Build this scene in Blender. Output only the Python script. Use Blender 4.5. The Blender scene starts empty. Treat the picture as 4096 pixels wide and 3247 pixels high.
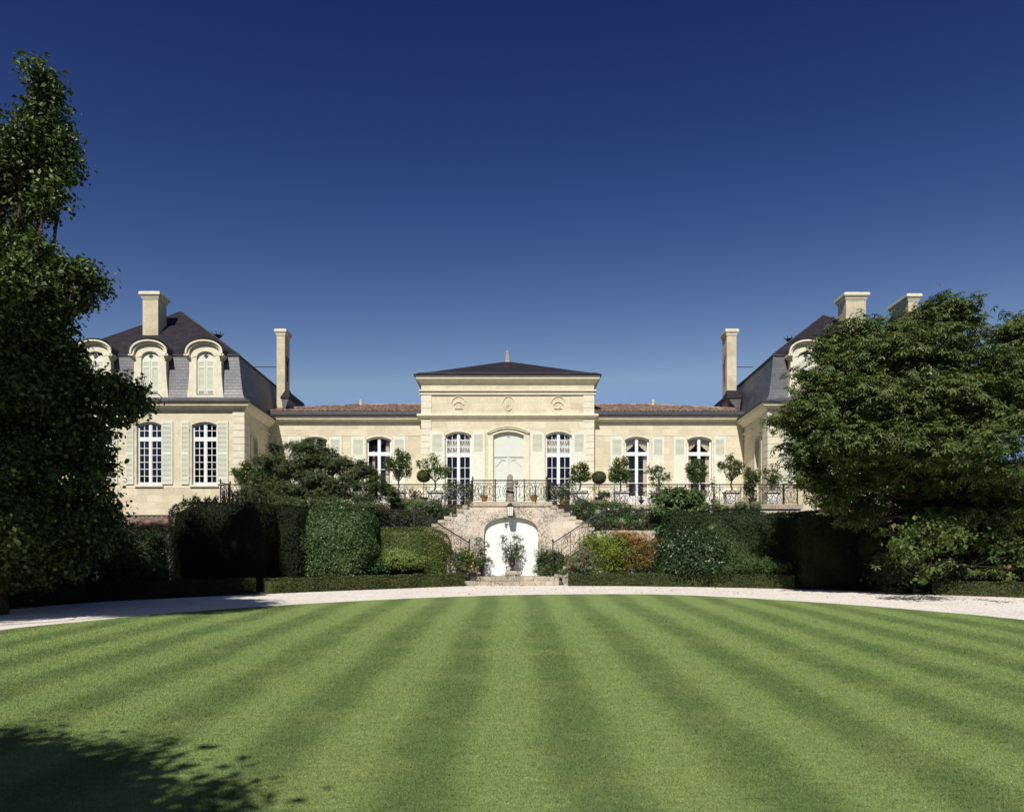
import bpy, math, numpy as np
from math import sin, cos, pi, radians
rng = np.random.default_rng(11)
scene = bpy.context.scene
COL = scene.collection
EYE = 0.6            # eye height above the gravel at the foot of the stairs
F = 3100.0

def at(px, py, Y):   # a measured direction at distance Y, in metres
    return ((px - 2048) * Y / F, Y, EYE + (2290 - py) * Y / F)
def atx(px, Y): return (px - 2048) * Y / F
def atz(py, Y): return EYE + (2290 - py) * Y / F
def gz(y): return 0.045 * (min(y, 36.2) - 36.2)

# ---------------------------------------------------------------- mesh builder
class MB:
    def __init__(s): s.V = []; s.F = []; s.n = 0
    def add(s, v, f):
        v = np.asarray(v, dtype=np.float64).reshape(-1, 3)
        s.V.append(v)
        if isinstance(f, np.ndarray): s.F.append(f + s.n)
        else:
            by = {}
            for q in f: by.setdefault(len(q), []).append(q)
            for k, l in by.items(): s.F.append(np.array(l, dtype=np.int64) + s.n)
        s.n += len(v); return s
    def box(s, x0, x1, y0, y1, z0, z1):
        v = [(x, y, z) for x in (x0, x1) for y in (y0, y1) for z in (z0, z1)]
        return s.add(v, [(0,1,3,2),(4,6,7,5),(0,4,5,1),(2,3,7,6),(0,2,6,4),(1,5,7,3)])
    def prism(s, poly, y0, y1):              # polygon in x,z pushed along y
        n = len(poly)
        v = [(x, y0, z) for x, z in poly] + [(x, y1, z) for x, z in poly]
        f = [tuple(range(n)), tuple(range(2*n-1, n-1, -1))] + [(i, (i+1) % n, n+(i+1) % n, n+i) for i in range(n)]
        return s.add(v, f)
    def prismx(s, poly, x0, x1):             # polygon in y,z pushed along x
        n = len(poly)
        v = [(x0, y, z) for y, z in poly] + [(x1, y, z) for y, z in poly]
        f = [tuple(range(n)), tuple(range(2*n-1, n-1, -1))] + [(i, (i+1) % n, n+(i+1) % n, n+i) for i in range(n)]
        return s.add(v, f)
    def arcband(s, cx, zc, r0, r1, a0, a1, y0, y1, n=16, sx=1.0):
        for i in range(n):
            a, b = a0+(a1-a0)*i/n, a0+(a1-a0)*(i+1)/n
            s.prism([(cx+sx*r0*cos(a), zc+r0*sin(a)), (cx+sx*r1*cos(a), zc+r1*sin(a)), (cx+sx*r1*cos(b), zc+r1*sin(b)), (cx+sx*r0*cos(b), zc+r0*sin(b))], y0, y1)
        return s
    def band(s, lo, hi, y0, y1):             # strip between two x,z polylines
        n = len(lo); v = []
        for y in (y0, y1):
            v += [(x, y, z) for x, z in lo] + [(x, y, z) for x, z in hi]
        f = []
        for i in range(n-1):
            f += [(i, i+1, n+i+1, n+i), (2*n+i, 3*n+i, 3*n+i+1, 2*n+i+1), (i, 2*n+i, 2*n+i+1, i+1), (n+i, n+i+1, 3*n+i+1, 3*n+i)]
        f += [(0, n, 3*n, 2*n), (n-1, 3*n-1, 4*n-1, 2*n-1)]
        return s.add(v, f)
    def tube(s, pts, r, n=5, cap=True):
        P = np.array(pts, float); m = len(P)
        R = np.full(m, r) if np.isscalar(r) else np.interp(np.linspace(0, 1, m), np.linspace(0, 1, len(r)), r)
        T = np.gradient(P, axis=0); T /= np.linalg.norm(T, axis=1)[:, None] + 1e-9
        up = np.array([0, 0, 1.0]) if abs(T[:, 2]).mean() < 0.8 else np.array([0.0, 1, 0])
        A = np.cross(T, up); A /= np.linalg.norm(A, axis=1)[:, None] + 1e-9
        B = np.cross(T, A)
        a = np.arange(n) * 2*pi/n + pi/4
        V = P[:, None, :] + R[:, None, None] * (np.cos(a)[None, :, None]*A[:, None, :] + np.sin(a)[None, :, None]*B[:, None, :])
        i, j = np.meshgrid(np.arange(m-1), np.arange(n), indexing='ij'); i = i.ravel(); j = j.ravel(); k = (j+1) % n
        q = np.stack([i*n+j, i*n+k, (i+1)*n+k, (i+1)*n+j], 1)
        s.add(V.reshape(-1, 3), q)
        if cap:
            s.F.append(np.array([[s.n - m*n + t for t in range(n)]])); s.F.append(np.array([[s.n - n + t for t in range(n)]]))
        return s
    def lathe(s, cx, cy, prof, n=16, sq=False):
        a = np.arange(n) * 2*pi/n + (pi/4 if sq else 0)
        V = np.array([[(cx+r*cos(t), cy+r*sin(t), z) for t in a] for r, z in prof]).reshape(-1, 3)
        m = len(prof)
        i, j = np.meshgrid(np.arange(m-1), np.arange(n), indexing='ij'); i = i.ravel(); j = j.ravel(); k = (j+1) % n
        s.add(V, np.stack([i*n+j, i*n+k, (i+1)*n+k, (i+1)*n+j], 1))
        s.F.append(np.array([[s.n - m*n + t for t in range(n)]])); s.F.append(np.array([[s.n - n + t for t in range(n)]]))
        return s
    def ball(s, c, r, n=8, noise=0.0):
        m = n//2+1; V = []
        for i in range(m):
            th = pi*i/(m-1)
            for j in range(n):
                k = 1+noise*rng.uniform(-1, 1)
                V.append((c[0]+r[0]*k*sin(th)*cos(2*pi*j/n), c[1]+r[1]*k*sin(th)*sin(2*pi*j/n), c[2]+r[2]*k*cos(th)))
        f = [(i*n+j, i*n+(j+1) % n, (i+1)*n+(j+1) % n, (i+1)*n+j) for i in range(m-1) for j in range(n)]
        return s.add(V, f)
    def sweep(s, path, prof, closed=False):  # profile (out, z) swept round a plan path, mitred; outward = right of travel
        P = np.array(path, float); n = len(P); M = []
        for i in range(n):
            a = P[i]-P[i-1] if (i > 0 or closed) else P[1]-P[0]
            b = P[(i+1) % n]-P[i] if (i < n-1 or closed) else a
            a = a/np.linalg.norm(a); b = b/np.linalg.norm(b)
            na = np.array([a[1], -a[0]]); nb = np.array([b[1], -b[0]])
            m = na+nb; m /= np.linalg.norm(m); M.append(m/max(0.2, m@na))
        k = len(prof)
        V = [(P[i][0]+M[i][0]*o, P[i][1]+M[i][1]*o, z) for i in range(n) for o, z in prof]
        f = []
        for i in range(n if closed else n-1):
            j = (i+1) % n
            for t in range(k-1): f.append((i*k+t, j*k+t, j*k+t+1, i*k+t+1))
        s.add(V, f)
        if not closed:
            s.F.append(np.array([[s.n-n*k+t for t in range(k)]])); s.F.append(np.array([[s.n-k+t for t in range(k)]]))
        return s
    def build(s, name, mat, parent=None, smooth=False):
        me = bpy.data.meshes.new(name)
        V = np.concatenate(s.V) if s.V else np.zeros((0, 3))
        if parent is not None: V = V - np.array(world_loc(parent))
        me.vertices.add(len(V)); me.vertices.foreach_set('co', V.ravel().astype(np.float32))
        L = np.concatenate([f.ravel() for f in s.F]); tot = np.concatenate([np.full(len(f), f.shape[1]) for f in s.F])
        st = np.concatenate([[0], np.cumsum(tot)[:-1]])
        me.loops.add(len(L)); me.loops.foreach_set('vertex_index', L.astype(np.int32))
        me.polygons.add(len(tot)); me.polygons.foreach_set('loop_start', st.astype(np.int32))
        me.polygons.foreach_set('use_smooth', np.full(len(tot), bool(smooth)))
        me.update(calc_edges=True)
        me.materials.append(mat)
        o = bpy.data.objects.new(name, me); COL.objects.link(o)
        if parent is not None: o.parent = parent
        return o

def world_loc(o):
    l = np.zeros(3)
    while o is not None: l = l + np.array(o.location); o = o.parent
    return l
def thing(name, label, cat, loc=(0, 0, 0), group=None):
    o = bpy.data.objects.new(name, None); COL.objects.link(o); o.location = loc
    o.empty_display_size = .3
    o['label'] = label; o['category'] = cat
    if group: o['group'] = group
    return o
def tag(o, label, cat, group=None):
    o['label'] = label; o['category'] = cat
    if group: o['group'] = group
    return o

# ---------------------------------------------------------------- materials
def new_mat(name):
    m = bpy.data.materials.new(name); m.use_nodes = True
    nt = m.node_tree; b = nt.nodes['Principled BSDF']
    return m, nt, b
def node(nt, t, **k):
    n = nt.nodes.new(t)
    for a, v in k.items():
        if a in n.inputs: n.inputs[a].default_value = v
        else: setattr(n, a, v)
    return n
def ramp(nt, fac, stops):
    r = nt.nodes.new('ShaderNodeValToRGB'); e = r.color_ramp.elements
    while len(e) > 1: e.remove(e[0])
    for i, (p, c) in enumerate(stops):
        k = e[0] if i == 0 else e.new(p)
        k.position = p; k.color = (*c, 1) if len(c) == 3 else c
    nt.links.new(fac, r.inputs['Fac']); return r.outputs['Color']
def mixc(nt, fac, a, b, mode='MIX'):
    m = nt.nodes.new('ShaderNodeMix'); m.data_type = 'RGBA'; m.blend_type = mode
    for i, v in ((0, fac), (6, a), (7, b)):
        if hasattr(v, 'is_output'): nt.links.new(v, m.inputs[i])
        else: m.inputs[i].default_value = v if i == 0 else (*v, 1)
    return m.outputs[2]
def wpos(nt): return node(nt, 'ShaderNodeNewGeometry').outputs['Position']
def noise(nt, vec, scale, detail=4, rough=.55):
    n = node(nt, 'ShaderNodeTexNoise', Scale=scale, Detail=detail, Roughness=rough); nt.links.new(vec, n.inputs['Vector']); return n.outputs['Fac']
def bump(nt, b, h, strength, dist):
    bp = node(nt, 'ShaderNodeBump', Strength=strength, Distance=dist); nt.links.new(h, bp.inputs['Height']); nt.links.new(bp.outputs[0], b.inputs['Normal'])
def xz_vec(nt):   # (x+y, z, 0) so that courses run level on every wall
    s = nt.nodes.new('ShaderNodeSeparateXYZ'); nt.links.new(wpos(nt), s.inputs[0])
    a = node(nt, 'ShaderNodeMath', operation='ADD'); nt.links.new(s.outputs[0], a.inputs[0]); nt.links.new(s.outputs[1], a.inputs[1])
    c = nt.nodes.new('ShaderNodeCombineXYZ'); nt.links.new(a.outputs[0], c.inputs[0]); nt.links.new(s.outputs[2], c.inputs[1])
    return c.outputs[0]

def stone_mat(name, c1, c2, mortar, bw=.95, bh=.357, stain=.25, staincol=(.33,.24,.12), msize=.006, bstr=.3):
    m, nt, b = new_mat(name)
    v = xz_vec(nt)
    br = node(nt, 'ShaderNodeTexBrick', Scale=1.0); br.inputs['Color1'].default_value = (*c1, 1); br.inputs['Color2'].default_value = (*c2, 1)
    br.inputs['Mortar'].default_value = (*mortar, 1); br.inputs['Mortar Size'].default_value = msize; br.inputs['Brick Width'].default_value = bw
    br.inputs['Row Height'].default_value = bh; br.inputs['Bias'].default_value = -.12; br.inputs['Mortar Smooth'].default_value = .3
    nt.links.new(v, br.inputs['Vector'])
    p = wpos(nt)
    n1 = noise(nt, p, .9, 6, .65); n2 = noise(nt, p, 9, 5, .7)
    f = ramp(nt, n1, [(.48, (0, 0, 0)), (.72, (stain, stain, stain))])
    c = mixc(nt, f, br.outputs['Color'], staincol)
    sm = node(nt, 'ShaderNodeVectorMath', operation='MULTIPLY'); nt.links.new(v, sm.inputs[0]); sm.inputs[1].default_value = (2.6, .28, 1)
    n3 = noise(nt, sm.outputs[0], 1.0, 5, .7)                 # rain streaks
    c = mixc(nt, ramp(nt, n3, [(.52, (0, 0, 0)), (.74, (.30, .30, .30))]), c, (.36, .31, .22))
    g = ramp(nt, n2, [(.3, (.86, .85, .83)), (.7, (1.04, 1.04, 1.04))])
    c = mixc(nt, 1.0, c, g, 'MULTIPLY')
    nt.links.new(c, b.inputs['Base Color']); b.inputs['Roughness'].default_value = .9
    b.inputs['Specular IOR Level'].default_value = .2
    bump(nt, b, n2, bstr, .02)
    return m
def plain(name, col, rough=.6, spec=.4, metal=0, var=.08, scale=6, bstr=0):
    m, nt, b = new_mat(name)
    n = noise(nt, wpos(nt), scale, 5, .65)
    lo = tuple(x*(1-var*1.5) for x in col); hi = tuple(min(1, x*(1+var)) for x in col)
    nt.links.new(ramp(nt, n, [(.3, lo), (.7, hi)]), b.inputs['Base Color'])
    b.inputs['Roughness'].default_value = rough; b.inputs['Specular IOR Level'].default_value = spec; b.inputs['Metallic'].default_value = metal
    if bstr: bump(nt, b, n, bstr, .02)
    return m
def leaf_mat(name, cols, trans=.25, rough=.5, spec=.35):
    m, nt, b = new_mat(name)
    g = node(nt, 'ShaderNodeNewGeometry')
    c = ramp(nt, g.outputs['Random Per Island'], [(i/(max(1, len(cols)-1)), k) for i, k in enumerate(cols)])
    n = noise(nt, wpos(nt), 1.3, 3)
    c = mixc(nt, 1.0, c, ramp(nt, n, [(.3, (.75, .78, .8)), (.7, (1.2, 1.15, 1.0))]), 'MULTIPLY')
    nt.links.new(c, b.inputs['Base Color']); b.inputs['Roughness'].default_value = rough; b.inputs['Specular IOR Level'].default_value = spec
    t = node(nt, 'ShaderNodeBsdfTranslucent'); nt.links.new(mixc(nt, 1.0, c, (1.1, 1.3, .6), 'MULTIPLY'), t.inputs['Color'])
    mx = node(nt, 'ShaderNodeMixShader'); mx.inputs[0].default_value = trans
    nt.links.new(b.outputs[0], mx.inputs[1]); nt.links.new(t.outputs[0], mx.inputs[2])
    nt.links.new(mx.outputs[0], nt.nodes['Material Output'].inputs['Surface'])
    return m

M = {}
M['stone'] = stone_mat('limestone', (.67, .605, .45), (.55, .49, .355), (.50, .45, .33), stain=.30)
M['stone_trim'] = plain('limestone_trim', (.66, .605, .46), .9, .2, var=.10, scale=3, bstr=.2)
M['chimney_stone'] = stone_mat('chimney_stone', (.60, .53, .38), (.50, .43, .29), (.42, .36, .25), bw=.6, bh=.4, stain=.5, staincol=(.30, .27, .22))
# weathered lichened stone of the stairs
def old_stone(name, base=(.63, .58, .495), scale=1.0, dark=.85):
    m, nt, b = new_mat(name)
    v = xz_vec(nt)
    wn = node(nt, 'ShaderNodeTexNoise', Scale=1.6, Detail=2); nt.links.new(v, wn.inputs['Vector'])
    vm = node(nt, 'ShaderNodeVectorMath', operation='MULTIPLY_ADD'); nt.links.new(wn.outputs['Color'], vm.inputs[0]); vm.inputs[1].default_value = (.07, .05, 0); nt.links.new(v, vm.inputs[2])
    br = node(nt, 'ShaderNodeTexBrick', Scale=1.0); br.inputs['Color1'].default_value = (*base, 1); br.inputs['Color2'].default_value = (base[0]*.78, base[1]*.75, base[2]*.72, 1)
    br.inputs['Mortar'].default_value = (base[0]*.62, base[1]*.58, base[2]*.52, 1); br.inputs['Mortar Size'].default_value = .009; br.inputs['Brick Width'].default_value = .62*scale
    br.inputs['Row Height'].default_value = .345*scale; br.inputs['Bias'].default_value = -.2; br.inputs['Mortar Smooth'].default_value = .6
    nt.links.new(vm.outputs[0], br.inputs['Vector'])
    p = wpos(nt)
    big = noise(nt, p, 1.1, 3, .6); fine = noise(nt, p, 19, 6, .8); mid = noise(nt, p, 5, 5, .7)
    mask = ramp(nt, fine, [(.47, (0, 0, 0)), (.54, (1, 1, 1))])
    region = ramp(nt, big, [(.40, (0.12, 0.12, 0.12)), (.58, (1, 1, 1))])
    dk = mixc(nt, 1.0, mask, region, 'MULTIPLY')
    dk = mixc(nt, 1.0, dk, (dark, dark, dark), 'MULTIPLY')
    c = mixc(nt, dk, br.outputs['Color'], (.085, .06, .035))
    moss = ramp(nt, mid, [(.62, (0, 0, 0)), (.70, (.45, .45, .45))])
    c = mixc(nt, moss, c, (.30, .21, .045))
    tint = ramp(nt, noise(nt, p, .7, 3), [(.35, (.9, .92, .98)), (.65, (1.08, 1.0, .95))])
    c = mixc(nt, 1.0, c, tint, 'MULTIPLY')
    nt.links.new(c, b.inputs['Base Color']); b.inputs['Roughness'].default_value = .95; b.inputs['Specular IOR Level'].default_value = .15
    bump(nt, b, mid, .5, .05)
    return m
M['old_stone'] = old_stone('weathered_stone')
M['step_stone'] = old_stone('mossy_step_stone', (.50, .46, .36), 1.6, .8)
M['coping'] = old_stone('coping_stone', (.50, .45, .36), 2.2, .7)
M['white'] = plain('cream_paint', (.62, .63, .52), .55, .3, var=.04, scale=4)
M['white_frame'] = plain('white_window_paint', (.72, .72, .71), .4, .4, var=.02)
M['white_door'] = plain('pale_door_paint', (.57, .59, .53), .5, .3, var=.03, scale=3)
M['white_gate'] = plain('white_gate_paint', (.71, .72, .71), .5, .3, var=.02, scale=3)
def slate_mat(name, c1, c2, bw=.22, bh=.13, rough=.36, spec=.5):
    m, nt, b = new_mat(name)
    v = xz_vec(nt)
    br = node(nt, 'ShaderNodeTexBrick', Scale=1.0); br.inputs['Color1'].default_value = (*c1, 1); br.inputs['Color2'].default_value = (*c2, 1)
    br.inputs['Mortar'].default_value = tuple(x*.55 for x in c1)+(1,); br.inputs['Mortar Size'].default_value = .006; br.inputs['Brick Width'].default_value = bw
    br.inputs['Row Height'].default_value = bh; br.inputs['Mortar Smooth'].default_value = .2
    nt.links.new(v, br.inputs['Vector'])
    n = noise(nt, wpos(nt), 1.2, 5, .7)
    c = mixc(nt, 1.0, br.outputs['Color'], ramp(nt, n, [(.3, (.7, .7, .72)), (.7, (1.25, 1.22, 1.2))]), 'MULTIPLY')
    nt.links.new(c, b.inputs['Base Color']); b.inputs['Roughness'].default_value = rough; b.inputs['Specular IOR Level'].default_value = spec
    inv = node(nt, 'ShaderNodeMath', operation='SUBTRACT'); inv.inputs[0].default_value = 1; nt.links.new(br.outputs['Fac'], inv.inputs[1])
    bump(nt, b, inv.outputs[0], .5, .008)
    return m
M['slate'] = slate_mat('slate', (.013, .011, .014), (.024, .020, .025), rough=.65, spec=.25)
M['slate_wall'] = slate_mat('steep_slate', (.036, .035, .041), (.072, .070, .079), .30, .17, .5, spec=.9)
M['lead'] = plain('lead_gutter', (.055, .052, .060), .5, .4, var=.3, scale=5)
def tile_mat():
    m, nt, b = new_mat('canal_tile')
    g = node(nt, 'ShaderNodeNewGeometry')
    c = ramp(nt, g.outputs['Random Per Island'], [(0, (.15, .09, .065)), (.3, (.24, .16, .12)), (.6, (.34, .245, .185)), (.85, (.19, .14, .115)), (1, (.11, .09, .08))])
    n = noise(nt, wpos(nt), 7, 5, .7)
    c = mixc(nt, 1.0, c, ramp(nt, n, [(.35, (.55, .52, .5)), (.6, (1.1, 1.08, 1.05))]), 'MULTIPLY')
    nt.links.new(c, b.inputs['Base Color']); b.inputs['Roughness'].default_value = .9; bump(nt, b, n, .4, .02)
    return m
M['tile'] = tile_mat()
M['iron'] = plain('black_iron', (.028, .022, .022), .5, .4, metal=.2, var=.3)
M['dark_iron'] = plain('dark_cast_iron', (.035, .02, .018), .45, .5, metal=.3, var=.3)
M['terracotta'] = plain('terracotta', (.48, .20, .08), .85, .2, var=.2)
M['bark'] = plain('bark', (.075, .055, .04), .95, .1, var=.5, scale=14, bstr=.8)
M['grey_bark'] = plain('grey_bark', (.22, .19, .14), .95, .1, var=.4, scale=14, bstr=.6)
M['copper'] = plain('verdigris', (.10, .20, .16), .6, .4, var=.2)
M['curtain'] = plain('curtain_cloth', (.80, .66, .52), .9, .1, var=.1)
M['blind'] = plain('curtain_pale_cloth', (.85, .80, .70), .9, .1, var=.2, scale=9)
M['interior'] = plain('dark_interior', (.04, .036, .036), .9, .1)
M['diamond'] = plain('dark_diamond', (.05, .05, .06), .5, .3)
M['brass'] = plain('brass', (.5, .38, .16), .35, .5, metal=.9)
def glass_mat():
    m, nt, b = new_mat('window_glass')
    out = nt.nodes['Material Output']
    tr = node(nt, 'ShaderNodeBsdfTransparent'); tr.inputs[0].default_value = (.84, .85, .85, 1)
    gl = node(nt, 'ShaderNodeBsdfGlossy'); gl.inputs['Roughness'].default_value = .03; gl.inputs['Color'].default_value = (.9, .92, 1, 1)
    n = noise(nt, wpos(nt), 2.2, 2); bp = node(nt, 'ShaderNodeBump', Strength=.12, Distance=.05); nt.links.new(n, bp.inputs['Height']); nt.links.new(bp.outputs[0], gl.inputs['Normal'])
    fr = node(nt, 'ShaderNodeLayerWeight', Blend=.35)
    ad = node(nt, 'ShaderNodeMath', operation='MULTIPLY_ADD'); ad.inputs[1].default_value = .35; ad.inputs[2].default_value = .05; nt.links.new(fr.outputs['Facing'], ad.inputs[0])
    mx = node(nt, 'ShaderNodeMixShader'); nt.links.new(ad.outputs[0], mx.inputs[0]); nt.links.new(tr.outputs[0], mx.inputs[1]); nt.links.new(gl.outputs[0], mx.inputs[2])
    nt.links.new(mx.outputs[0], out.inputs['Surface']); return m
M['glass'] = glass_mat()
M['lantern_glass'] = plain('frosted_lantern_glass', (.72, .68, .58), .3, .5, var=.05)
# ================================================================ setting
def structure(o): o['kind'] = 'structure'; return o
def soil_mat():
    m, nt, b = new_mat('soil')
    n = noise(nt, wpos(nt), 6, 6, .7)
    nt.links.new(ramp(nt, n, [(.3, (.035, .026, .016)), (.6, (.075, .06, .035)), (.75, (.05, .07, .02))]), b.inputs['Base Color']); b.inputs['Roughness'].default_value = 1
    bump(nt, b, n, .6, .05); return m
M['soil'] = soil_mat()
mb = MB()
ys = [-60, 36.2, 60, 900]
v = []
for y in ys:
    for x in (-900, 900): v.append((x, y, 0.045*(min(y, 36.2)-36.2) - .02))
mb.add(v, [(0, 1, 3, 2), (2, 3, 5, 4), (4, 5, 7, 6)])
structure(mb.build('ground', M['soil']))

def closed_curve(pts, n=14):
    P = np.array(pts, float); m = len(P); out = []
    for i in range(m):
        a, b, c, d = P[i-1], P[i], P[(i+1) % m], P[(i+2) % m]
        for t in np.arange(n)/n:
            out.append(.5*((2*b)+(-a+c)*t+(2*a-5*b+4*c-d)*t*t+(-a+3*b-3*c+d)*t**3))
    return np.array(out)
LAWN = closed_curve([(-12.35, 18.4), (-11.3, 20.7), (-10.1, 22.8), (-8.4, 24.7), (-6.2, 26.6), (-3.3, 28.6), (0, 30), (3.4, 30.5), (6.1, 30.2), (8.4, 28.7),
                     (10.4, 26.7), (12.2, 24.2), (13.6, 21.6), (14.6, 18.0), (15, 13), (14.5, 5), (12, -3), (6, -10), (0, -12), (-6, -10), (-12, -3), (-13.6, 6), (-13.3, 13)])
GRAV = closed_curve([(-15.8, 23.9), (-14.6, 26.4), (-12.9, 28.3), (-10.4, 30.3), (-7.7, 32.2), (-4.6, 34.2), (-2.2, 36.0), (0, 36.6), (2.3, 36.8), (5.5, 36.4), (9, 35.2), (13.2, 33.2), (15.7, 31.2), (18.8, 28.9),
                     (21, 25), (22, 15), (21, 0), (15, -14), (0, -18), (-15, -14), (-20, 0), (-20, 14), (-18, 20)])
def sheet(name, curve, dz, mat, jitter=0):
    mb = MB(); n = len(curve)
    V = [(q[0]+rng.normal(0, jitter), q[1]+rng.normal(0, jitter)) for q in curve]
    mb.add([(x, y, 0.045*(y-36.2)+dz) for x, y in V], [tuple(range(n))])
    return structure(mb.build(name, mat))
def gravel_mat():
    m, nt, b = new_mat('gravel')
    p = wpos(nt)
    vo = node(nt, 'ShaderNodeTexVoronoi', Scale=38.0); nt.links.new(p, vo.inputs['Vector'])
    s = nt.nodes.new('ShaderNodeSeparateColor'); nt.links.new(vo.outputs['Color'], s.inputs[0])
    c = ramp(nt, s.outputs[0], [(0, (.42, .36, .30)), (.25, (.66, .60, .53)), (.6, (.80, .75, .68)), (1, (.88, .84, .79))])
    c = mixc(nt, 1.0, c, ramp(nt, noise(nt, p, .8, 5, .7), [(.3, (.88, .86, .84)), (.7, (1.05, 1.04, 1.03))]), 'MULTIPLY')
    nt.links.new(c, b.inputs['Base Color']); b.inputs['Roughness'].default_value = .95; b.inputs['Specular IOR Level'].default_value = .2
    bump(nt, b, vo.outputs['Distance'], .8, .03)
    return m
M['gravel'] = gravel_mat()
def lawn_color(nt):
    p = wpos(nt)
    w = noise(nt, p, .22, 2); s = nt.nodes.new('ShaderNodeSeparateXYZ'); nt.links.new(p, s.inputs[0])
    w2 = noise(nt, p, 3.0, 4, .6)
    def math(op, a, b_=None, c_=None):
        k = node(nt, 'ShaderNodeMath', operation=op)
        for i, x in enumerate((a, b_, c_)):
            if x is None: continue
            if hasattr(x, 'is_output'): nt.links.new(x, k.inputs[i])
            else: k.inputs[i].default_value = x
        return k.outputs[0]
    x = math('ADD', s.outputs[0], math('MULTIPLY', math('SUBTRACT', w, .5), .55))
    x = math('ADD', x, math('MULTIPLY', math('SUBTRACT', w2, .5), .30))
    ph = math('MULTIPLY', math('ADD', x, .05), 2*pi/1.6)
    st = math('COSINE', ph)
    f = ramp(nt, math('MULTIPLY_ADD', st, .5, .5), [(.15, (0, 0, 0)), (.76, (1, 1, 1))])
    # stripes fade a little where the mower turned, and patches of fescue are yellower
    patch = noise(nt, p, .9, 5, .65)
    dark = (.104, .156, .050); lite = (.172, .238, .080)  # sheen of the bent blades put into the stripe colours
    c = mixc(nt, f, dark, lite)
    c = mixc(nt, ramp(nt, patch, [(.45, (0, 0, 0)), (.75, (.55, .55, .55))]), c, (.22, .245, .085))
    stretched = node(nt, 'ShaderNodeMapping'); stretched.inputs['Scale'].default_value = (2.0, 9.0, 1); nt.links.new(p, stretched.inputs[0])
    clump = noise(nt, stretched.outputs[0], 1.6, 4, .65)
    c = mixc(nt, 1.0, c, ramp(nt, clump, [(.28, (.80, .80, .82)), (.68, (1.13, 1.13, 1.1))]), 'MULTIPLY')
    fine = noise(nt, p, 55, 3, .8)
    c = mixc(nt, 1.0, c, ramp(nt, fine, [(.3, (.70, .72, .69)), (.7, (1.26, 1.25, 1.22))]), 'MULTIPLY')
    return c, fine
def lawn_mat():
    m, nt, b = new_mat('lawn_grass'); c, fine = lawn_color(nt)
    nt.links.new(c, b.inputs['Base Color']); b.inputs['Roughness'].default_value = .8; b.inputs['Specular IOR Level'].default_value = .15
    bump(nt, b, fine, .5, .03); return m
def blade_mat():
    m, nt, b = new_mat('grass_blade'); c, fine = lawn_color(nt)
    g = node(nt, 'ShaderNodeNewGeometry')
    c = mixc(nt, 1.0, c, ramp(nt, g.outputs['Random Per Island'], [(0, (.7, .75, .7)), (.85, (1.15, 1.13, 1.1)), (1, (1.45, 1.35, 1.1))]), 'MULTIPLY')
    nt.links.new(c, b.inputs['Base Color']); b.inputs['Roughness'].default_value = .6; b.inputs['Specular IOR Level'].default_value = .2; return m
M['lawn'] = lawn_mat(); M['blade'] = blade_mat()
sheet('gravel_path', GRAV, .004, M['gravel'])
sheet('lawn', LAWN, .018, M['lawn'], .015)

def inside(P, poly):
    x, y = P[:, 0], P[:, 1]; r = np.zeros(len(P), bool); n = len(poly)
    for i in range(n):
        x1, y1 = poly[i]; x2, y2 = poly[(i+1) % n]
        c = ((y1 > y) != (y2 > y)) & (x < (x2-x1)*(y-y1)/(y2-y1+1e-12)+x1); r ^= c
    return r
def grass():
    n = 640000
    Y = 5.0+22*rng.beta(1.0, 2.6, n)            # thicker close by
    X = rng.uniform(-.72, .72, n)*Y
    P = np.stack([X, Y], 1); P = P[inside(P, LAWN*.985)]; n = len(P)
    z = .045*(P[:, 1]-36.2)+.016
    s = .6+P[:, 1]/14
    h = rng.uniform(.010, .022, n)*s; w = rng.uniform(.002, .004, n)*s; a = rng.uniform(0, pi, n)
    lean = rng.normal(0, .013, (n, 2))
    b0 = np.stack([P[:, 0]-w*np.cos(a), P[:, 1]-w*np.sin(a), z], 1); b1 = np.stack([P[:, 0]+w*np.cos(a), P[:, 1]+w*np.sin(a), z], 1)
    t = np.stack([P[:, 0]+lean[:, 0], P[:, 1]+lean[:, 1], z+h], 1)
    V = np.stack([b0, b1, t], 1).reshape(-1, 3)
    mb = MB(); mb.add(V, np.arange(3*n).reshape(-1, 3)); o = mb.build('grass', M['blade'])
    o['kind'] = 'stuff'; tag(o, 'short mown blades of grass on the striped lawn', 'grass')
grass()

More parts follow.
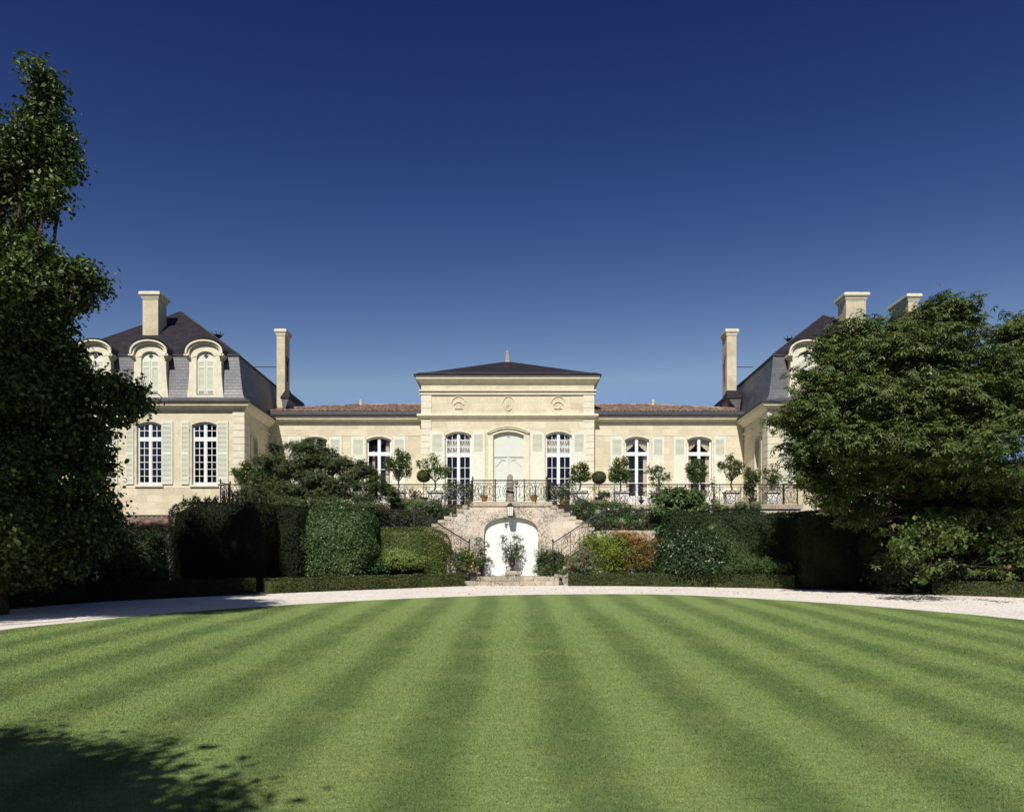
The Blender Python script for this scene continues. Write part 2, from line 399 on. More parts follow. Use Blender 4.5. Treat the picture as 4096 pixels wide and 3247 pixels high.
# ================================================================ chateau
CH = thing('chateau', 'long pale limestone chateau with two slate roofed wings and a raised central pavilion', 'chateau', (0, 45, 0))
TZ = 4.07     # terrace floor
def arch_pts(xa, xb, zs, rise, n=12, power=None):
    c = (xa+xb)/2; w = (xb-xa)/2
    if power: return [(c-w*cos(pi*i/n), zs+rise*max(0, sin(pi*i/n))**power) for i in range(n+1)]
    R = (w*w+rise*rise)/(2*rise); zc = zs+rise-R; a = math.asin(min(1, w/R))
    return [(c+R*sin(-a+2*a*i/n), zc+R*cos(-a+2*a*i/n)) for i in range(n+1)]
def wall_front(x0, x1, z0, z1, Y, ops, depth=.3, power=None):
    """front sheet with arched openings and their reveals; ops = (xa, xb, za, zspring, rise)"""
    mb = MB(); ops = sorted(ops); xs = [x0]
    def q(a, b, c, d): mb.add([a, b, c, d], [(0, 1, 2, 3)])
    x = x0
    for xa, xb, za, zs, rise in ops:
        q((x, Y, z0), (xa, Y, z0), (xa, Y, z1), (x, Y, z1))
        if za > z0: q((xa, Y, z0), (xb, Y, z0), (xb, Y, za), (xa, Y, za))
        ap = arch_pts(xa, xb, zs, rise, power=power)
        for (a, za_), (b, zb_) in zip(ap[:-1], ap[1:]):
            q((a, Y, za_), (b, Y, zb_), (b, Y, z1), (a, Y, z1)); q((a, Y, za_), (b, Y, zb_), (b, Y+depth, zb_), (a, Y+depth, za_))
        for xx in (xa, xb): q((xx, Y, za), (xx, Y, zs), (xx, Y+depth, zs), (xx, Y+depth, za))
        q((xa, Y, za), (xb, Y, za), (xb, Y+depth, za), (xa, Y+depth, za))
        x = xb
    q((x, Y, z0), (x1, Y, z0), (x1, Y, z1), (x, Y, z1))
    return mb
def window(xa, xb, za, zs, rise, Y, cols, rows_top, rows_bot, ztr, panel=0, curtain=None, name='window'):
    """painted casement window: frame part, panes and curtains as sub-parts"""
    fr = MB(); t = .07; y0, y1 = Y+.14, Y+.22; cx = (xa+xb)/2
    outer = arch_pts(xa, xb, zs, rise); 
    inner = arch_pts(xa+t, xb-t, zs, rise-t*.35 if rise > t else rise, 12)
    inner = [(x, z-t) for x, z in inner]
    fr.band(inner, [(x, z) for x, z in outer], y0, y1)
    fr.box(xa, xa+t, y0, y1, za, zs); fr.box(xb-t, xb, y0, y1, za, zs)
    fr.box(xa+t, xb-t, y0-.01, y1, ztr-.09, ztr+.09)                       # transom
    fr.box(xa+t, xb-t, y0, y1, za, za+.1+panel)
    zt = zs+rise-t
    fr.box(cx-.06, cx+.06, y0-.015, y1+.002, za+.1+panel, ztr-.09); fr.box(cx-.06, cx+.06, y0-.012, y1+.002, ztr+.09, zt-.02)
    def topz(x):
        return float(np.interp(x, [p[0] for p in inner], [p[1] for p in inner]))
    for side in (-1, 1):
        a, b = (xa+t, cx-.06) if side < 0 else (cx+.06, xb-t)
        for (zz0, zz1, rows) in ((za+.1+panel, ztr-.09, rows_bot), (ztr+.09, zt, rows_top)):
            top = zz1 if zz1 < zs else None
            fr.box(a, a+.028, y0+.01, y1-.01, zz0, zz1 if top else topz(a+.014)); fr.box(b-.028, b, y0+.01, y1-.01, zz0, zz1 if top else topz(b-.014))
            fr.box(a, b, y0+.012, y1-.012, zz0, zz0+.035)
            for r in range(1, rows): 
                z = zz0+(zz1-zz0)*r/rows; fr.box(a+.028, b-.028, y0+.004, y1-.015, z-.016, z+.016)
            for c in range(1, cols):
                x = a+(b-a)*c/cols; fr.box(x-.016, x+.016, y0+.022, y1-.017, zz0+.035, zz1 if top else topz(x))
    if panel:
        for side in (-1, 1):
            a, b = (xa+t+.08, cx-.12) if side < 0 else (cx+.12, xb-t-.08)
            fr.box(a, b, y0-.012, y0, za+.16, za+panel)
    fo = fr.build(name, M['white_frame'], CH)
    gl = MB(); poly = [(xa+.03, za+.05)]+[(xb-.03, za+.05)]+[(x, z-.03) for x, z in reversed(arch_pts(xa+.03, xb-.03, zs, rise))]
    n = len(poly); gl.add([(x, y1-.03, z) for x, z in poly], [tuple(range(n))])
    gl.build('glass', M['glass'], fo)
    bk = MB(); bk.box(xa-.6, xb+.6, Y+1.7, Y+1.75, za-.2, zs+rise+.3); bk.box(xa-.6, xa-.55, Y+.3, Y+1.7, za-.2, zs+rise+.3); bk.box(xb+.55, xb+.6, Y+.3, Y+1.7, za-.2, zs+rise+.3)
    bk.box(xa-.6, xb+.6, Y+.31, Y+1.7, zs+rise+.3, zs+rise+.35); bk.box(xa-.6, xb+.6, Y+.31, Y+1.7, za-.25, za-.2)
    bk.build('room', M['interior'], fo)
    if curtain == 'swag':      # drapes gathered to one side in the top lights
        for side in (-1, 1):
            c = MB(); a, b = (xa+t, cx-.05) if side < 0 else (cx+.05, xb-t); yy = y1+.12; V = []; k = 16; m = 12
            for i in range(k+1):
                u = i/k
                for j in range(m+1):
                    w = j/m; x0_ = a+(b-a)*u if side > 0 else a+(b-a)*(1-u)
                    # hem sweeps down toward the outer edge
                    zt_ = zs+rise-.1; zb_ = ztr+.75-.62*u**.7
                    V.append((x0_, yy+.035*sin(u*26+w*3), zt_+(zb_-zt_)*w))
            c.add(V, [(i*(m+1)+j, (i+1)*(m+1)+j, (i+1)*(m+1)+j+1, i*(m+1)+j+1) for i in range(k) for j in range(m)])
            xo = (xa+t) if side < 0 else (xb-t-.22)
            for q in range(5): c.tube([(xo+.02+q*.045, yy+.02*(q % 2), ztr+.1), (xo+.02+q*.045, yy+.02*(q % 2), za+.3)], .026, 6)
            c.build('curtain', M['curtain'], fo)
    elif curtain == 'lace':
        c = MB(); yy = y1+.1; V = []; k = 60; m = 4
        for i in range(k+1):
            u = i/k; hem = zs+.02-.22*abs(sin(u*pi*2+.4))
            for j in range(m+1): V.append((xa+t+(xb-xa-2*t)*u, yy+.05*sin(u*60), ztr+.06+(hem-ztr-.06)*j/m))
        c.add(V, [(i*(m+1)+j, (i+1)*(m+1)+j, (i+1)*(m+1)+j+1, i*(m+1)+j+1) for i in range(k) for j in range(m)])
        c.build('curtain', M['blind'], fo)
    elif curtain == 'side':
        c = MB(); yy = y1+.2
        for q in range(4): c.tube([(xb-.34+q*.05, yy+.02*(q % 2), zs), (xb-.36+q*.05, yy+.02*(q % 2), za+.4)], .03, 6)
        for q in range(3): c.tube([(xa+.3+q*.05, yy+.02*(q % 2), zs-.6), (xa+.3+q*.05, yy+.02*(q % 2), za+.4)], .022, 6)
        c.build('curtain', M['curtain'], fo)
    return fo
def shutter(x0, x1, z0, z1, Y, hinge, louvres, slant=.09, mat='white'):
    """leaf folded back on the wall; its top follows half of the window arch"""
    mb = MB(); y0, y1 = Y-.055, Y-.012
    zl, zr = (z1, z1-slant) if hinge == 'r' else (z1-slant, z1)
    w = x1-x0
    top = [(x0+w*i/6, (zr+(zl-zr)*cos(pi/2*i/6)**.6) if hinge == 'r' else (zl+(zr-zl)*sin(pi/2*i/6)**.6)) for i in range(7)]
    zones = [(zz0, zz1) for zz0, zz1 in louvres]; edges = [z0]
    st = .16*w if w > .6 else .11*w
    mb.box(x0, x0+st, y0, y1, z0, min(p[1] for p in top)-.0); mb.box(x1-st, x1, y0, y1, z0, min(p[1] for p in top)-.0)
    cur = z0
    for a, b in sorted(zones):
        mb.box(x0+st, x1-st, y0, y1, cur, a)
        n = max(2, int(round((b-a)/.066)))
        for i in range(n):
            z = a+(b-a)*(i+.5)/n; h = (b-a)/n
            mb.prismx([(y0+.002, z-h*.34), (y0+.012, z-h*.40), (y0+.030, z+h*.14), (y0+.020, z+h*.20)], x0+st, x1-st)
        cur = b
    lim = min(p[1] for p in top)
    mb.box(x0+st, x1-st, y0, y1, cur, lim)
    mb.prism([(x0, lim)]+top+[(x1, lim)], y0, y1)
    for zz in (z0+.35, z1-.45):                                   # strap hinges
        hx = x1 if hinge == 'r' else x0
        mb.box(hx-.02, hx+.02, y0-.012, y1+.03, zz, zz+.09)
    return mb.build('shutter', M[mat], CH)

# ---- main range (facade plane 45.0) ----
FY = 45.0; ZC = 9.0
LW, RW = -14.15, 13.45
def fx(px): return atx(px, FY)
def fz(py): return atz(py, FY)
zwt = fz(1688)      # underside of the cornice
arch_top = fz(1746); rise = .18; zsp = arch_top-rise
wins = [(fx(1211.5), fx(1309)), (fx(1466), fx(1564.5)), (fx(2499), fx(2596.5)), (fx(2749), fx(2846.5))]
PL, PR = atx(1685, 44.6), atx(2376.4, 44.6)
for a, b, ww in ((LW, PL, wins[:2]), (PR, RW, wins[2:])):
    wall_front(a, b, 0, zwt+.05, FY, [(x0, x1, TZ, zsp, rise) for x0, x1 in ww]).build('wall', M['stone'], CH)
ztr = fz(1815)
for i, (x0, x1) in enumerate(wins):
    window(x0, x1, TZ, zsp, rise, FY, 1, 1, 3, ztr, .86, ['side', 'side', 'swag', 'swag'][i])
    s = MB(); o = arch_pts(x0-.085, x1+.085, zsp-.02, rise+.03); n_ = arch_pts(x0, x1, zsp, rise)
    s.band(n_, [(x, z+.075) for x, z in o], FY-.022, FY); s.box(x0-.085, x0, FY-.022, FY, TZ, zsp); s.box(x1, x1+.085, FY-.022, FY, TZ, zsp)
    s.build('window_surround', M['stone_trim'], CH)
lv = (fz(1822), fz(1759))
for a, b, h in ((1152, 1206, 'r'), (1316, 1368, 'l'), (1406, 1461, 'r'), (1571, 1623, 'l'), (2441.5, 2493, 'r'), (2608, 2656, 'l'), (2694, 2743, 'r'), (2855, 2903, 'l')):
    shutter(fx(a), fx(b), TZ+.05, fz(1744), FY, h, [lv], .08)
# string course pieces between the windows
for a, b in ((1068, 1189), (1331, 1446), (1585, 1684), (2383, 2475), (2617, 2723), (2870, 2975)):
    MB().box(fx(a), fx(b), FY-.02, FY, fz(1741.5), fz(1739)).build('string_course', M['stone_trim'], CH)
# cornice, lead gutter
for a, b in ((LW+.02, PL-.02), (PR+.02, RW-.02)):
    MB().sweep([(a, FY), (b, FY)], [(0, zwt-.16), (.05, zwt-.15), (.05, zwt-.10), (.02, zwt-.09), (.03, zwt), (.10, zwt+.06), (.22, zwt+.10), (.30, zwt+.12), (.30, zwt+.20), (.34, zwt+.23), (.34, zwt+.26), (0, zwt+.26)]).build('cornice', M['stone_trim'], CH)
    zg = zwt+.262
    MB().sweep([(a, FY), (b, FY)], [(.33, zg), (.42, zg+.03), (.44, zg+.12), (.43, zg+.29), (.38, zg+.30), (.30, zg+.25), (0, zg+.25), (0, zg)]).build('gutter', M['lead'], CH)
# canal tile roofs, real half-round tiles in rows
def tile_roof(xs, y0, ztop_fn, z0, slope, pitch=.235, tl=.42, par=None):
    mb = MB(); 
    for x in xs:
        L = ztop_fn(x)
        if L < .3: continue
        n = int(math.ceil(L/tl)); jx = rng.normal(0, .008)
        for k in range(n):
            ya = y0+k*tl*.96; yb = ya+tl+.03; yb = min(yb, y0+L+.1)
            za = z0+(ya-y0)*slope+.055+.018; zb = z0+(yb-y0)*slope+.055
            za += rng.normal(0, .006); dx = jx+rng.normal(0, .008)
            ra, rb = pitch*.36, pitch*.30; a = np.linspace(0, pi, 7); V = []
            for yy, zz, r in ((ya, za, ra), (yb, zb, rb)):
                for t in a: V.append((x+dx+r*cos(t), yy, zz-.02+r*.85*sin(t)))
            m = 7; f = [(j, j+1, m+j+1, m+j) for j in range(m-1)]
            for t in a[::-1]: V.append((x+dx+ra*.80*cos(t), ya, za-.02+ra*.62*sin(t)))
            f += [(j, j+1, 2*m+(m-1-(j+1)), 2*m+(m-1-j)) for j in range(m-1)]
            mb.add(V, f)
            # the upturned under-tile between the covers
            V = []; xb_ = x+dx+pitch/2
            for yy, zz in ((ya, za-.06), (yb, zb-.05)):
                for t in np.linspace(pi, 2*pi, 5): V.append((xb_+pitch*.30*cos(t), yy, zz+.04*sin(t)+.02))
            mb.add(V, [(j, j+1, 5+j+1, 5+j) for j in range(4)])
    return mb
eave_y = FY-.40; ez = zg+.24; SL = .27
ridge_y = 50.2; Lr = ridge_y-eave_y
hipL, hipR = LW+.9, RW-.7
for side, (a, b) in (('l', (LW+.25, PL-.1)), ('r', (PR+.1, RW-.2))):
    def Lf(x, a=a, b=b, side=side):
        d = (x-a+.3)*1.02 if side == 'l' else (b-x+.3)*1.02
        return min(Lr, .9+d)
    xs = np.arange(a, b, .235)
    o = tile_roof(xs, eave_y, Lf, ez, SL).build('tile_roof', M['tile'], CH)
    # boards under the tiles
    mb = MB(); lo = [(x, Lf(x)) for x in np.linspace(a-.12, b+.12, 24)]
    V = [(x, eave_y, ez-.01) for x, L in lo]+[(x, eave_y+max(L, .3), ez-.01+SL*max(L, .3)) for x, L in lo]; n = len(lo)
    V += [(x, 55, ez-.01) for x, L in lo]
    mb.add(V, [(i, i+1, n+i+1, n+i) for i in range(n-1)]+[(n+i, n+i+1, 2*n+i+1, 2*n+i) for i in range(n-1)])
    mb.build('roof_board', M['tile'], CH)
    # ridge tiles along the skyline
    mb = MB(); pts = [(x, eave_y+Lf(x)+.05, ez+SL*Lf(x)+.10) for x in np.linspace(a, b, 30)]
    for p, q in zip(pts[:-1], pts[1:]): mb.tube([p, q], [.12, .10], 7)
    mb.build('ridge_tiles', M['tile'], CH)
for px, w in ((1443, 17), (2613, 17)):    # small flues on the tile roof
    x, y, z = at(px, 1626, 50.0)
    MB().lathe(x, y, [(.13, z-.2), (.12, z), (.085, z+.42), (.06, z+.44), (.0, z+.46)], 8).box(x-.28, x+.28, y-.2, y+.2, z-.25, z-.03).build('flue', M['chimney_stone'], CH)
MB().box(LW, RW, 44.99, 55.5, -.5, TZ-.06).build('basement', M['stone'], CH)
MB().box(LW-.5, RW+.5, 55.3, 55.6, 0, 9.6).build('rear_wall', M['stone'], CH)

# ---- central pavilion (plane 44.6) ----
PY = 44.6
def px_(p): return atx(p, PY)
def pz(p): return atz(p, PY)
pz_top = pz(1536); zmid = pz(1663)
w1 = (px_(1781.5), px_(1885.5)); w2 = (px_(2182), px_(2286.5)); dr = (px_(1973), px_(2094.5))
prise = .21; pspr = pz(1726)-prise
wall_front(PL, PR, 0, pz_top+.1, PY, [(w1[0], w1[1], TZ, pspr, prise), (w2[0], w2[1], TZ, pspr, prise), (dr[0], dr[1], TZ, pspr, prise)]).build('wall', M['stone'], CH)
for x in (PL, PR):
    d = .0
    MB().add([(x, PY, 0), (x, 53, 0), (x, 53, pz_top+.1), (x, PY, pz_top+.1)], [(0, 1, 2, 3)]).build('side_wall', M['stone'], CH)
for a, b in (w1, w2):
    window(a, b, TZ, pspr, prise, PY, 2, 3, 5, pz(1820), .0, 'lace')
    s = MB(); s.band(arch_pts(a, b, pspr, prise), [(x, z+.05) for x, z in arch_pts(a-.07, b+.07, pspr-.01, prise+.02)], PY-.02, PY)
    s.box(a-.07, a, PY-.02, PY, TZ, pspr); s.box(b, b+.07, PY-.02, PY, TZ, pspr); s.build('window_surround', M['stone_trim'], CH)
for a, b, h in ((1721, 1777, 'r'), (1888.5, 1940, 'l'), (2122, 2177, 'r'), (2289.5, 2344, 'l')):
    shutter(px_(a), px_(b), TZ+.05, pz(1724), PY, h, [(pz(1807), pz(1739))], .12)
# pilasters with grooved courses at the corners
def rusticated(x0, x1, Y, z0, z1, course, sidex=None, ydep=.45, out=.05, groove=.022):
    mb = MB(); z = z1
    mb.box(x0, x1, Y-out+.02, Y+.01, z0, z1)
    while z > z0+.05:
        zb = max(z0, z-course+groove); mb.box(x0-.004, x1+.004, Y-out, Y-out+.022, zb, z)
        z -= course
    return mb
cp = 25.6*PY/F
for x0, x1 in ((PL, px_(1726)), (px_(2334), PR)):
    rusticated(x0, x1, PY, TZ, zmid, cp*1.02).build('quoins', M['stone_trim'], CH)
    rusticated(x0, x1, PY, zmid+.05, pz(1581), cp*1.02).build('quoins', M['stone_trim'], CH)
MB().sweep([(PL, 50), (PL, PY), (PR, PY), (PR, 50)], [(0, pz(1681)), (.05, pz(1680)), (.05, pz(1677)), (.07, pz(1675)), (.10, pz(1672)), (.20, pz(1667)), (.23, pz(1665)), (.23, pz(1659)), (.20, pz(1657)), (.05, pz(1655)), (0, pz(1655))]).build('middle_cornice', M['stone_trim'], CH)
for (ya, yb, o) in ((1560, 1565, .07), (1573, 1579, .035)):
    MB().sweep([(PL, 50), (PL, PY), (PR, PY), (PR, 50)], [(0, pz(yb)), (o+.05, pz(yb)), (o+.05, pz(ya)), (0, pz(ya))]).build('moulding', M['stone_trim'], CH)
MB().sweep([(PL, 51), (PL, PY), (PR, PY), (PR, 51)], [(0, pz(1538)), (.04, pz(1538)), (.06, pz(1534)), (.19, pz(1524)), (.29, pz(1519)), (.29, pz(1512)), (.33, pz(1509)), (.33, pz(1507)), (0, pz(1507))]).build('top_cornice', M['stone_trim'], CH)
ze = pz(1506.5)
MB().sweep([(PL, 54.5), (PL, PY), (PR, PY), (PR, 54.5)], [(.33, ze), (.40, ze+.005), (.40, ze+.035), (.1, ze+.21), (-.02, ze+.21)]).build('slate_eave', M['slate'], CH)
x0_, x1_ = atx(1713, 44.6), atx(2345, 44.6)
MB().box(x0_, x1_, 44.62, 44.85, ze+.17, ze+.25).build('gutter', plain('pinkish_zinc', (.26, .19, .18), .6, .3), CH)
ax_, ay_ = atx(2028.7, 49.6), 49.6; az_ = atz(1446, 49.6)
mb = MB(); mb.add([(PL-.1, 44.86, ze+.26), (PR+.1, 44.86, ze+.26), (PR+.1, 54.3, ze+.26), (PL-.1, 54.3, ze+.26), (ax_-.06, ay_, az_), (ax_+.06, ay_, az_)], [(0, 1, 5, 4), (1, 2, 5), (2, 3, 4, 5), (3, 0, 4)])
mb.build('slate_roof', M['slate'], CH)
MB().lathe(ax_, ay_, [(.24, az_-.12), (.18, az_+.02), (.155, az_+.04), (.09, az_+.66), (.04, az_+.70)], 4, True).build('obelisk', plain('brown_stone', (.34, .26, .20), .9, .1, var=.2), CH)
# carved medallions
def medallion(px, kind):
    x, y, z = at(px, 1623, PY); mb = MB(); r = .44
    ax = .80 if kind else 1.0; Yr = PY-.015
    mb.arcband(x, z+.10, r-.03, r+.005, .12*pi, .95*pi, Yr-.03, PY, 18, ax); mb.arcband(x+.04*(1-kind), z-.03, r-.012, r+.006, .95*pi, 2.1*pi, Yr, PY, 20, ax)
    if kind == 0:
        mb.arcband(x, z-.06, .27, .32, .18*pi, .82*pi, Yr-.04, PY, 10)
        for s in (-1, 1): mb.ball((x+s*.265, PY-.02, z+.075), (.045, .04, .035), 8)
        mb.box(x-.23, x+.23, PY-.06, PY, z-.17, z-.135)
        for k, (dx, dz, w, h) in enumerate(((-.15, -.02, .02, .09), (-.11, .04, .05, .02), (-.08, -.06, .02, .05), (0, -.1, .02, .06), (.06, -.1, .05, .02), (.1, -.03, .03, .08), (.14, .02, .025, .05), (.08, .04, .02, .03), (-.02, .02, .018, .02))):
            mb.box(x+dx-w/2, x+dx+w/2, PY-.035, PY, z+dz-h/2, z+dz+h/2)
    else:
        mb.arcband(x, z, .24, .275, pi*1.12, pi*1.88, PY-.05, PY, 10, .85)
        for k in range(26):
            a = rng.uniform(0, 2*pi); q = rng.uniform(0, .2); c = (x+q*cos(a)*.85, PY-.012, z+.03+q*1.15*sin(a)); mb.ball(c, (.022, .028, .028), 6)
        mb.box(x-.04, x+.04, PY-.04, PY, z-.42, z-.34)
    mb.build('medallion', M['stone_trim'], CH)
medallion(1835, 0); medallion(2034, 1); medallion(2233, 0)
# door surround and door
d0, d1 = dr; sp = pspr; rs = prise
s = MB()
s.band(arch_pts(d0, d1, sp, rs), arch_pts(d0-.13, d1+.13, sp+.03, rs+.05), PY-.04, PY); s.box(d0-.13, d0, PY-.04, PY, TZ, sp+.02); s.box(d1, d1+.13, PY-.04, PY, TZ, sp+.02)
s.box(d0-.30, d0-.13, PY-.02, PY, TZ, sp+.1); s.box(d1+.13, d1+.30, PY-.02, PY, TZ, sp+.1)
s.band(arch_pts(d0-.22, d1+.22, sp+.09, rs+.07), arch_pts(d0-.32, d1+.32, sp+.13, rs+.12), PY-.10, PY)
s.band(arch_pts(d0-.32, d1+.32, sp+.133, rs+.122), arch_pts(d0-.35, d1+.35, sp+.165, rs+.15), PY-.14, PY)
s.build('door_surround', M['stone_trim'], CH)
dm = MB(); DY = PY+.16
poly = [(d0, TZ), (d1, TZ)]+list(reversed(arch_pts(d0, d1, sp, rs))); dm.prism(poly, DY, DY+.08)
ztd = pz(1822); c = (d0+d1)/2
dm.box(d0, d1, DY-.03, DY, ztd-.03, ztd+.0); dm.box(c-.05, c+.05, DY-.035, DY, TZ, ztd-.05)
dm.box(d0, c-.09, DY-.03, DY, ztd-.085, ztd-.06); dm.box(c+.09, d1, DY-.03, DY, ztd-.085, ztd-.06)
for s_ in (-1, 1):
    a, b = sorted((c+s_*.16, c+s_*.78)); k = .02
    for (xa, xb, za, zb) in ((a, a+k, TZ+.3, ztd-.5), (b-k, b, TZ+.3, ztd-.55), (a, b, TZ+.3, TZ+.3+k)): dm.box(xa, xb, DY-.018, DY, za, zb)
    pts = [(c+s_*(.14+.6*t), DY-.012, ztd-.27+.09*sin(t*5.2)-.25*t*t) for t in np.linspace(0, 1, 14)]; dm.tube(pts, .02, 5)
    pts = [(c+s_*(.2+.25*t), DY-.012, ztd-.22-.06*sin(t*6)) for t in np.linspace(0, 1, 10)]; dm.tube(pts, .015, 5)
for dx in np.linspace(-.2, .2, 9): dm.ball((c+dx, DY-.01, sp+rs-.2-.05*cos(dx*12)), (.04, .03, .025), 6)
dm.box(c-.035, c+.035, DY-.06, DY-.035, ztd-.22, ztd-.14); dm.box(c-.03, c+.03, DY-.06, DY-.035, ztd-.36, ztd-.34)
do = dm.build('door', M['white_door'], CH)
MB().ball((c+.1, DY-.07, TZ+1.15), (.035, .035, .035), 8).build('handle', M['brass'], do)

# ---- wings ----
def wing(sg, xc, xo):      # xc = corner at the court, xo = outer corner, sg = +1 right, -1 left
    WY = 40.4; WB = 57.0
    def wz(p): return atz(p, WY)
    f = lambda x: (min(x, x), x)
    sill = wz(1938); spz = wz(1687)-.16; rise = .16
    c1 = xc+sg*2.05; cs = [c1+sg*2.88*k for k in range(3)]; hw = .66
    a, b = min(xc, xo), max(xc, xo)
    wall_front(a, b, -.3, 9.3, WY, [(c-hw, c+hw, sill, spz, rise) for c in cs], .34).build('wall', M['stone'], CH)
    for c in cs:
        window(c-hw, c+hw, sill, spz, rise, WY, 2, 2, 6, wz(1756), 0)
        MB().box(c-hw-.08, c+hw+.08, WY-.09, WY+.02, sill-.12, sill-.02).build('window_sill', M['stone_trim'], CH)
        z0, z1 = sill+.02, wz(1685); md = wz(1814)
        lou = [(z0+.12, z0+.24), (z0+.36, md-.08), (md+.08, z1-.28), (z1-.22, z1-.12)]
        lw = .44 if sg < 0 else .58; rw = .58
        shutter(c-hw-.10-lw, c-hw-.10 if sg > 0 else c-hw-.14, z0, z1, WY, 'r', lou, .02, 'white'); shutter(c+hw+.0, c+hw+rw, z0, z1, WY, 'l', lou, .02, 'white')
    # bands
    MB().box(a, b, WY-.012, WY, wz(1952), wz(1944)).build('string_course', M['stone_trim'], CH)
    MB().box(a-.01, b+.01, WY-.05, WY, -.3, wz(2062)).build('plinth', M['coping'], CH)
    # court side wall with blind arched niche
    xb = xc + sg*.12
    n0, n1 = WY+1.15, WY+2.35; mb = MB(); nz0, nsp = TZ+.0, 8.05-.38
    def q(*p): mb.add(list(p), [tuple(range(len(p)))])
    def X(y): return xc+sg*.12*(y-WY)/4.6
    def P(y, z, d=0): return (X(y)+sg*d, y, z)
    q(P(WY, -.3), P(n0, -.3), P(n0, 9.3), P(WY, 9.3)); q(P(n1, -.3), P(WB, -.3), P(WB, 9.3), P(n1, 9.3))
    k = 12; ar = [(n0+(n1-n0)*(.5-.5*cos(pi*i/k)), nsp+.42*sin(pi*i/k)**.8) for i in range(k+1)]
    for (ya, za), (yb, zb) in zip(ar[:-1], ar[1:]):
        q(P(ya, za), P(yb, zb), P(yb, 9.3), P(ya, 9.3)); q(P(ya, za), P(yb, zb), P(yb, zb, .18), P(ya, za, .18)); q(P(ya, nz0, .18), P(yb, nz0, .18), P(yb, zb, .18), P(ya, za, .18))
    for y in (n0, n1): q(P(y, nz0), P(y, nsp), P(y, nsp, .18), P(y, nz0, .18))
    q(P(n0, -.3), P(n1, -.3), P(n1, nz0), P(n0, nz0))
    mb.build('court_wall', M['stone'], CH)
    s = MB()
    for (ya, za), (yb, zb) in zip(ar[:-1], ar[1:]): s.tube([P(ya, za+.05, -.01), P(yb, zb+.05, -.01)], .035, 4)
    s.tube([P(n0-.03, TZ, -.01), P(n0-.03, nsp+.03, -.01)], .035, 4); s.tube([P(n1+.03, TZ, -.01), P(n1+.03, nsp+.03, -.01)], .035, 4)
    s.build('niche_surround', M['stone_trim'], CH)
    MB().prismx([(n1+.5, fz(1741.5)), (45, fz(1741.5)), (45, fz(1738)), (n1+.5, fz(1738))], *sorted((xc-sg*.02, xc+sg*.14))).build('string_course', M['stone_trim'], CH)
    # rusticated pilaster wrapping the corner
    pa, pb = sorted((xc, xc+sg*.56)); z = wz(1640); mb = MB()
    xs0, xs1 = sorted((xc-sg*.04, xc+sg*.56))
    mb.box(xs0+(.02 if sg > 0 else 0), xs1-(.02 if sg < 0 else 0), WY-.035, WY+.7, TZ-.4, z)
    g = .357
    while z > TZ:
        mb.box(xs0, xs1, WY-.055, WY-.03, z-g+.024, z); mb.box(*sorted((xc-sg*.06, xc-sg*.03)), WY-.055, WY+.7, z-g+.024, z)
        z -= g
    mb.build('quoins', M['stone_trim'], CH)
    path = [(xo, WB), (xo, WY), (xc, WY), (xb+sg*.15, WB)] if sg < 0 else [(xc+sg*.25, WB), (xc, WY), (xo, WY), (xo, WB)]
    zc = 8.98
    MB().sweep(path, [(0, zc), (.05, zc+.01), (.05, zc+.07), (.09, zc+.09), (.13, zc+.16), (.28, zc+.25), (.33, zc+.27), (.33, zc+.36), (.37, zc+.39), (.37, zc+.43), (0, zc+.43)]).build('cornice', M['stone_trim'], CH)
    prof = [(.36, 9.415), (.44, 9.42), (.44, 9.50), (.14, 9.60), (.03, 9.72), (-.06, 9.90), (-.12, 10.15), (-.18, 10.5), (-.40, 12.0)]
    MB().sweep(path, prof[:4]).build('gutter', M['lead'], CH)
    MB().sweep(path, prof[3:]).build('mansard_slates', M['slate_wall'], CH)
    MB().sweep(path, [(-.40, 12.0), (-.34, 12.0), (-.34, 12.06), (-.45, 12.09)]).build('break_flashing', M['lead'], CH)
    # upper hipped roof
    q0, q1 = min(xc, xo)+.36, max(xc, xo)-.36; xm = atx(725 if sg < 0 else 3293, 45.3); ya = 45.3; za = atz(1247 if sg < 0 else 1262, 45.3)
    yb = WY+.36
    mb = MB(); z = 12.06
    back = .2*sg
    mb.add([(q0, yb, z), (q1, yb, z), (q1+(back if sg < 0 else 0), WB, z), (q0+(back if sg > 0 else 0), WB, z), (xm-.08, ya, za), (xm+.08, ya, za), (xm, 52.5, za)],
           [(0, 1, 5, 4), (1, 2, 6, 5), (2, 3, 6), (3, 0, 4, 6)])
    mb.build('slate_roof', M['slate'], CH)
    # hip and ridge rolls
    hp = MB()
    for p, q_ in (((q0, yb, z), (xm, ya, za)), ((q1, yb, z), (xm, ya, za)), ((xm, ya, za), (xm, 52.5, za))): hp.tube([p, q_], .045, 5)
    hp.build('roof_ridge', M['lead'], CH)
    # dormers
    for c in cs:
        cc = c-sg*.05
        d = MB(); zb, zt = 9.72, 11.88; ow, tw = .95, .82; iw = .46; si = atz(1436, WY)
        ins = arch_pts(cc-iw, cc+iw, si, .40, 12, .75)
        oz = zt+.02
        # cheeks of the stone face, flaring at the foot
        for s_ in (-1, 1):
            poly = [(cc+s_*iw, zb), (cc+s_*ow, zb), (cc+s_*(ow-.01), zb+.12), (cc+s_*(tw+.07), zb+.6), (cc+s_*(tw+.02), zb+1.2), (cc+s_*tw, zt), (cc+s_*iw, zt)]
            d.prism(poly, WY-.02, WY+.35)
        d.box(cc-iw, cc+iw, WY-.02, WY+.35, zb, zb+.13)
        up = arch_pts(cc-tw, cc+tw, zt-.12, .78, 16, .8)
        n_in = [(cc-iw+2*iw*i/16, max(zt if False else -9, 0)) for i in range(17)]
        insf = arch_pts(cc-iw, cc+iw, si, .40, 16, .75)
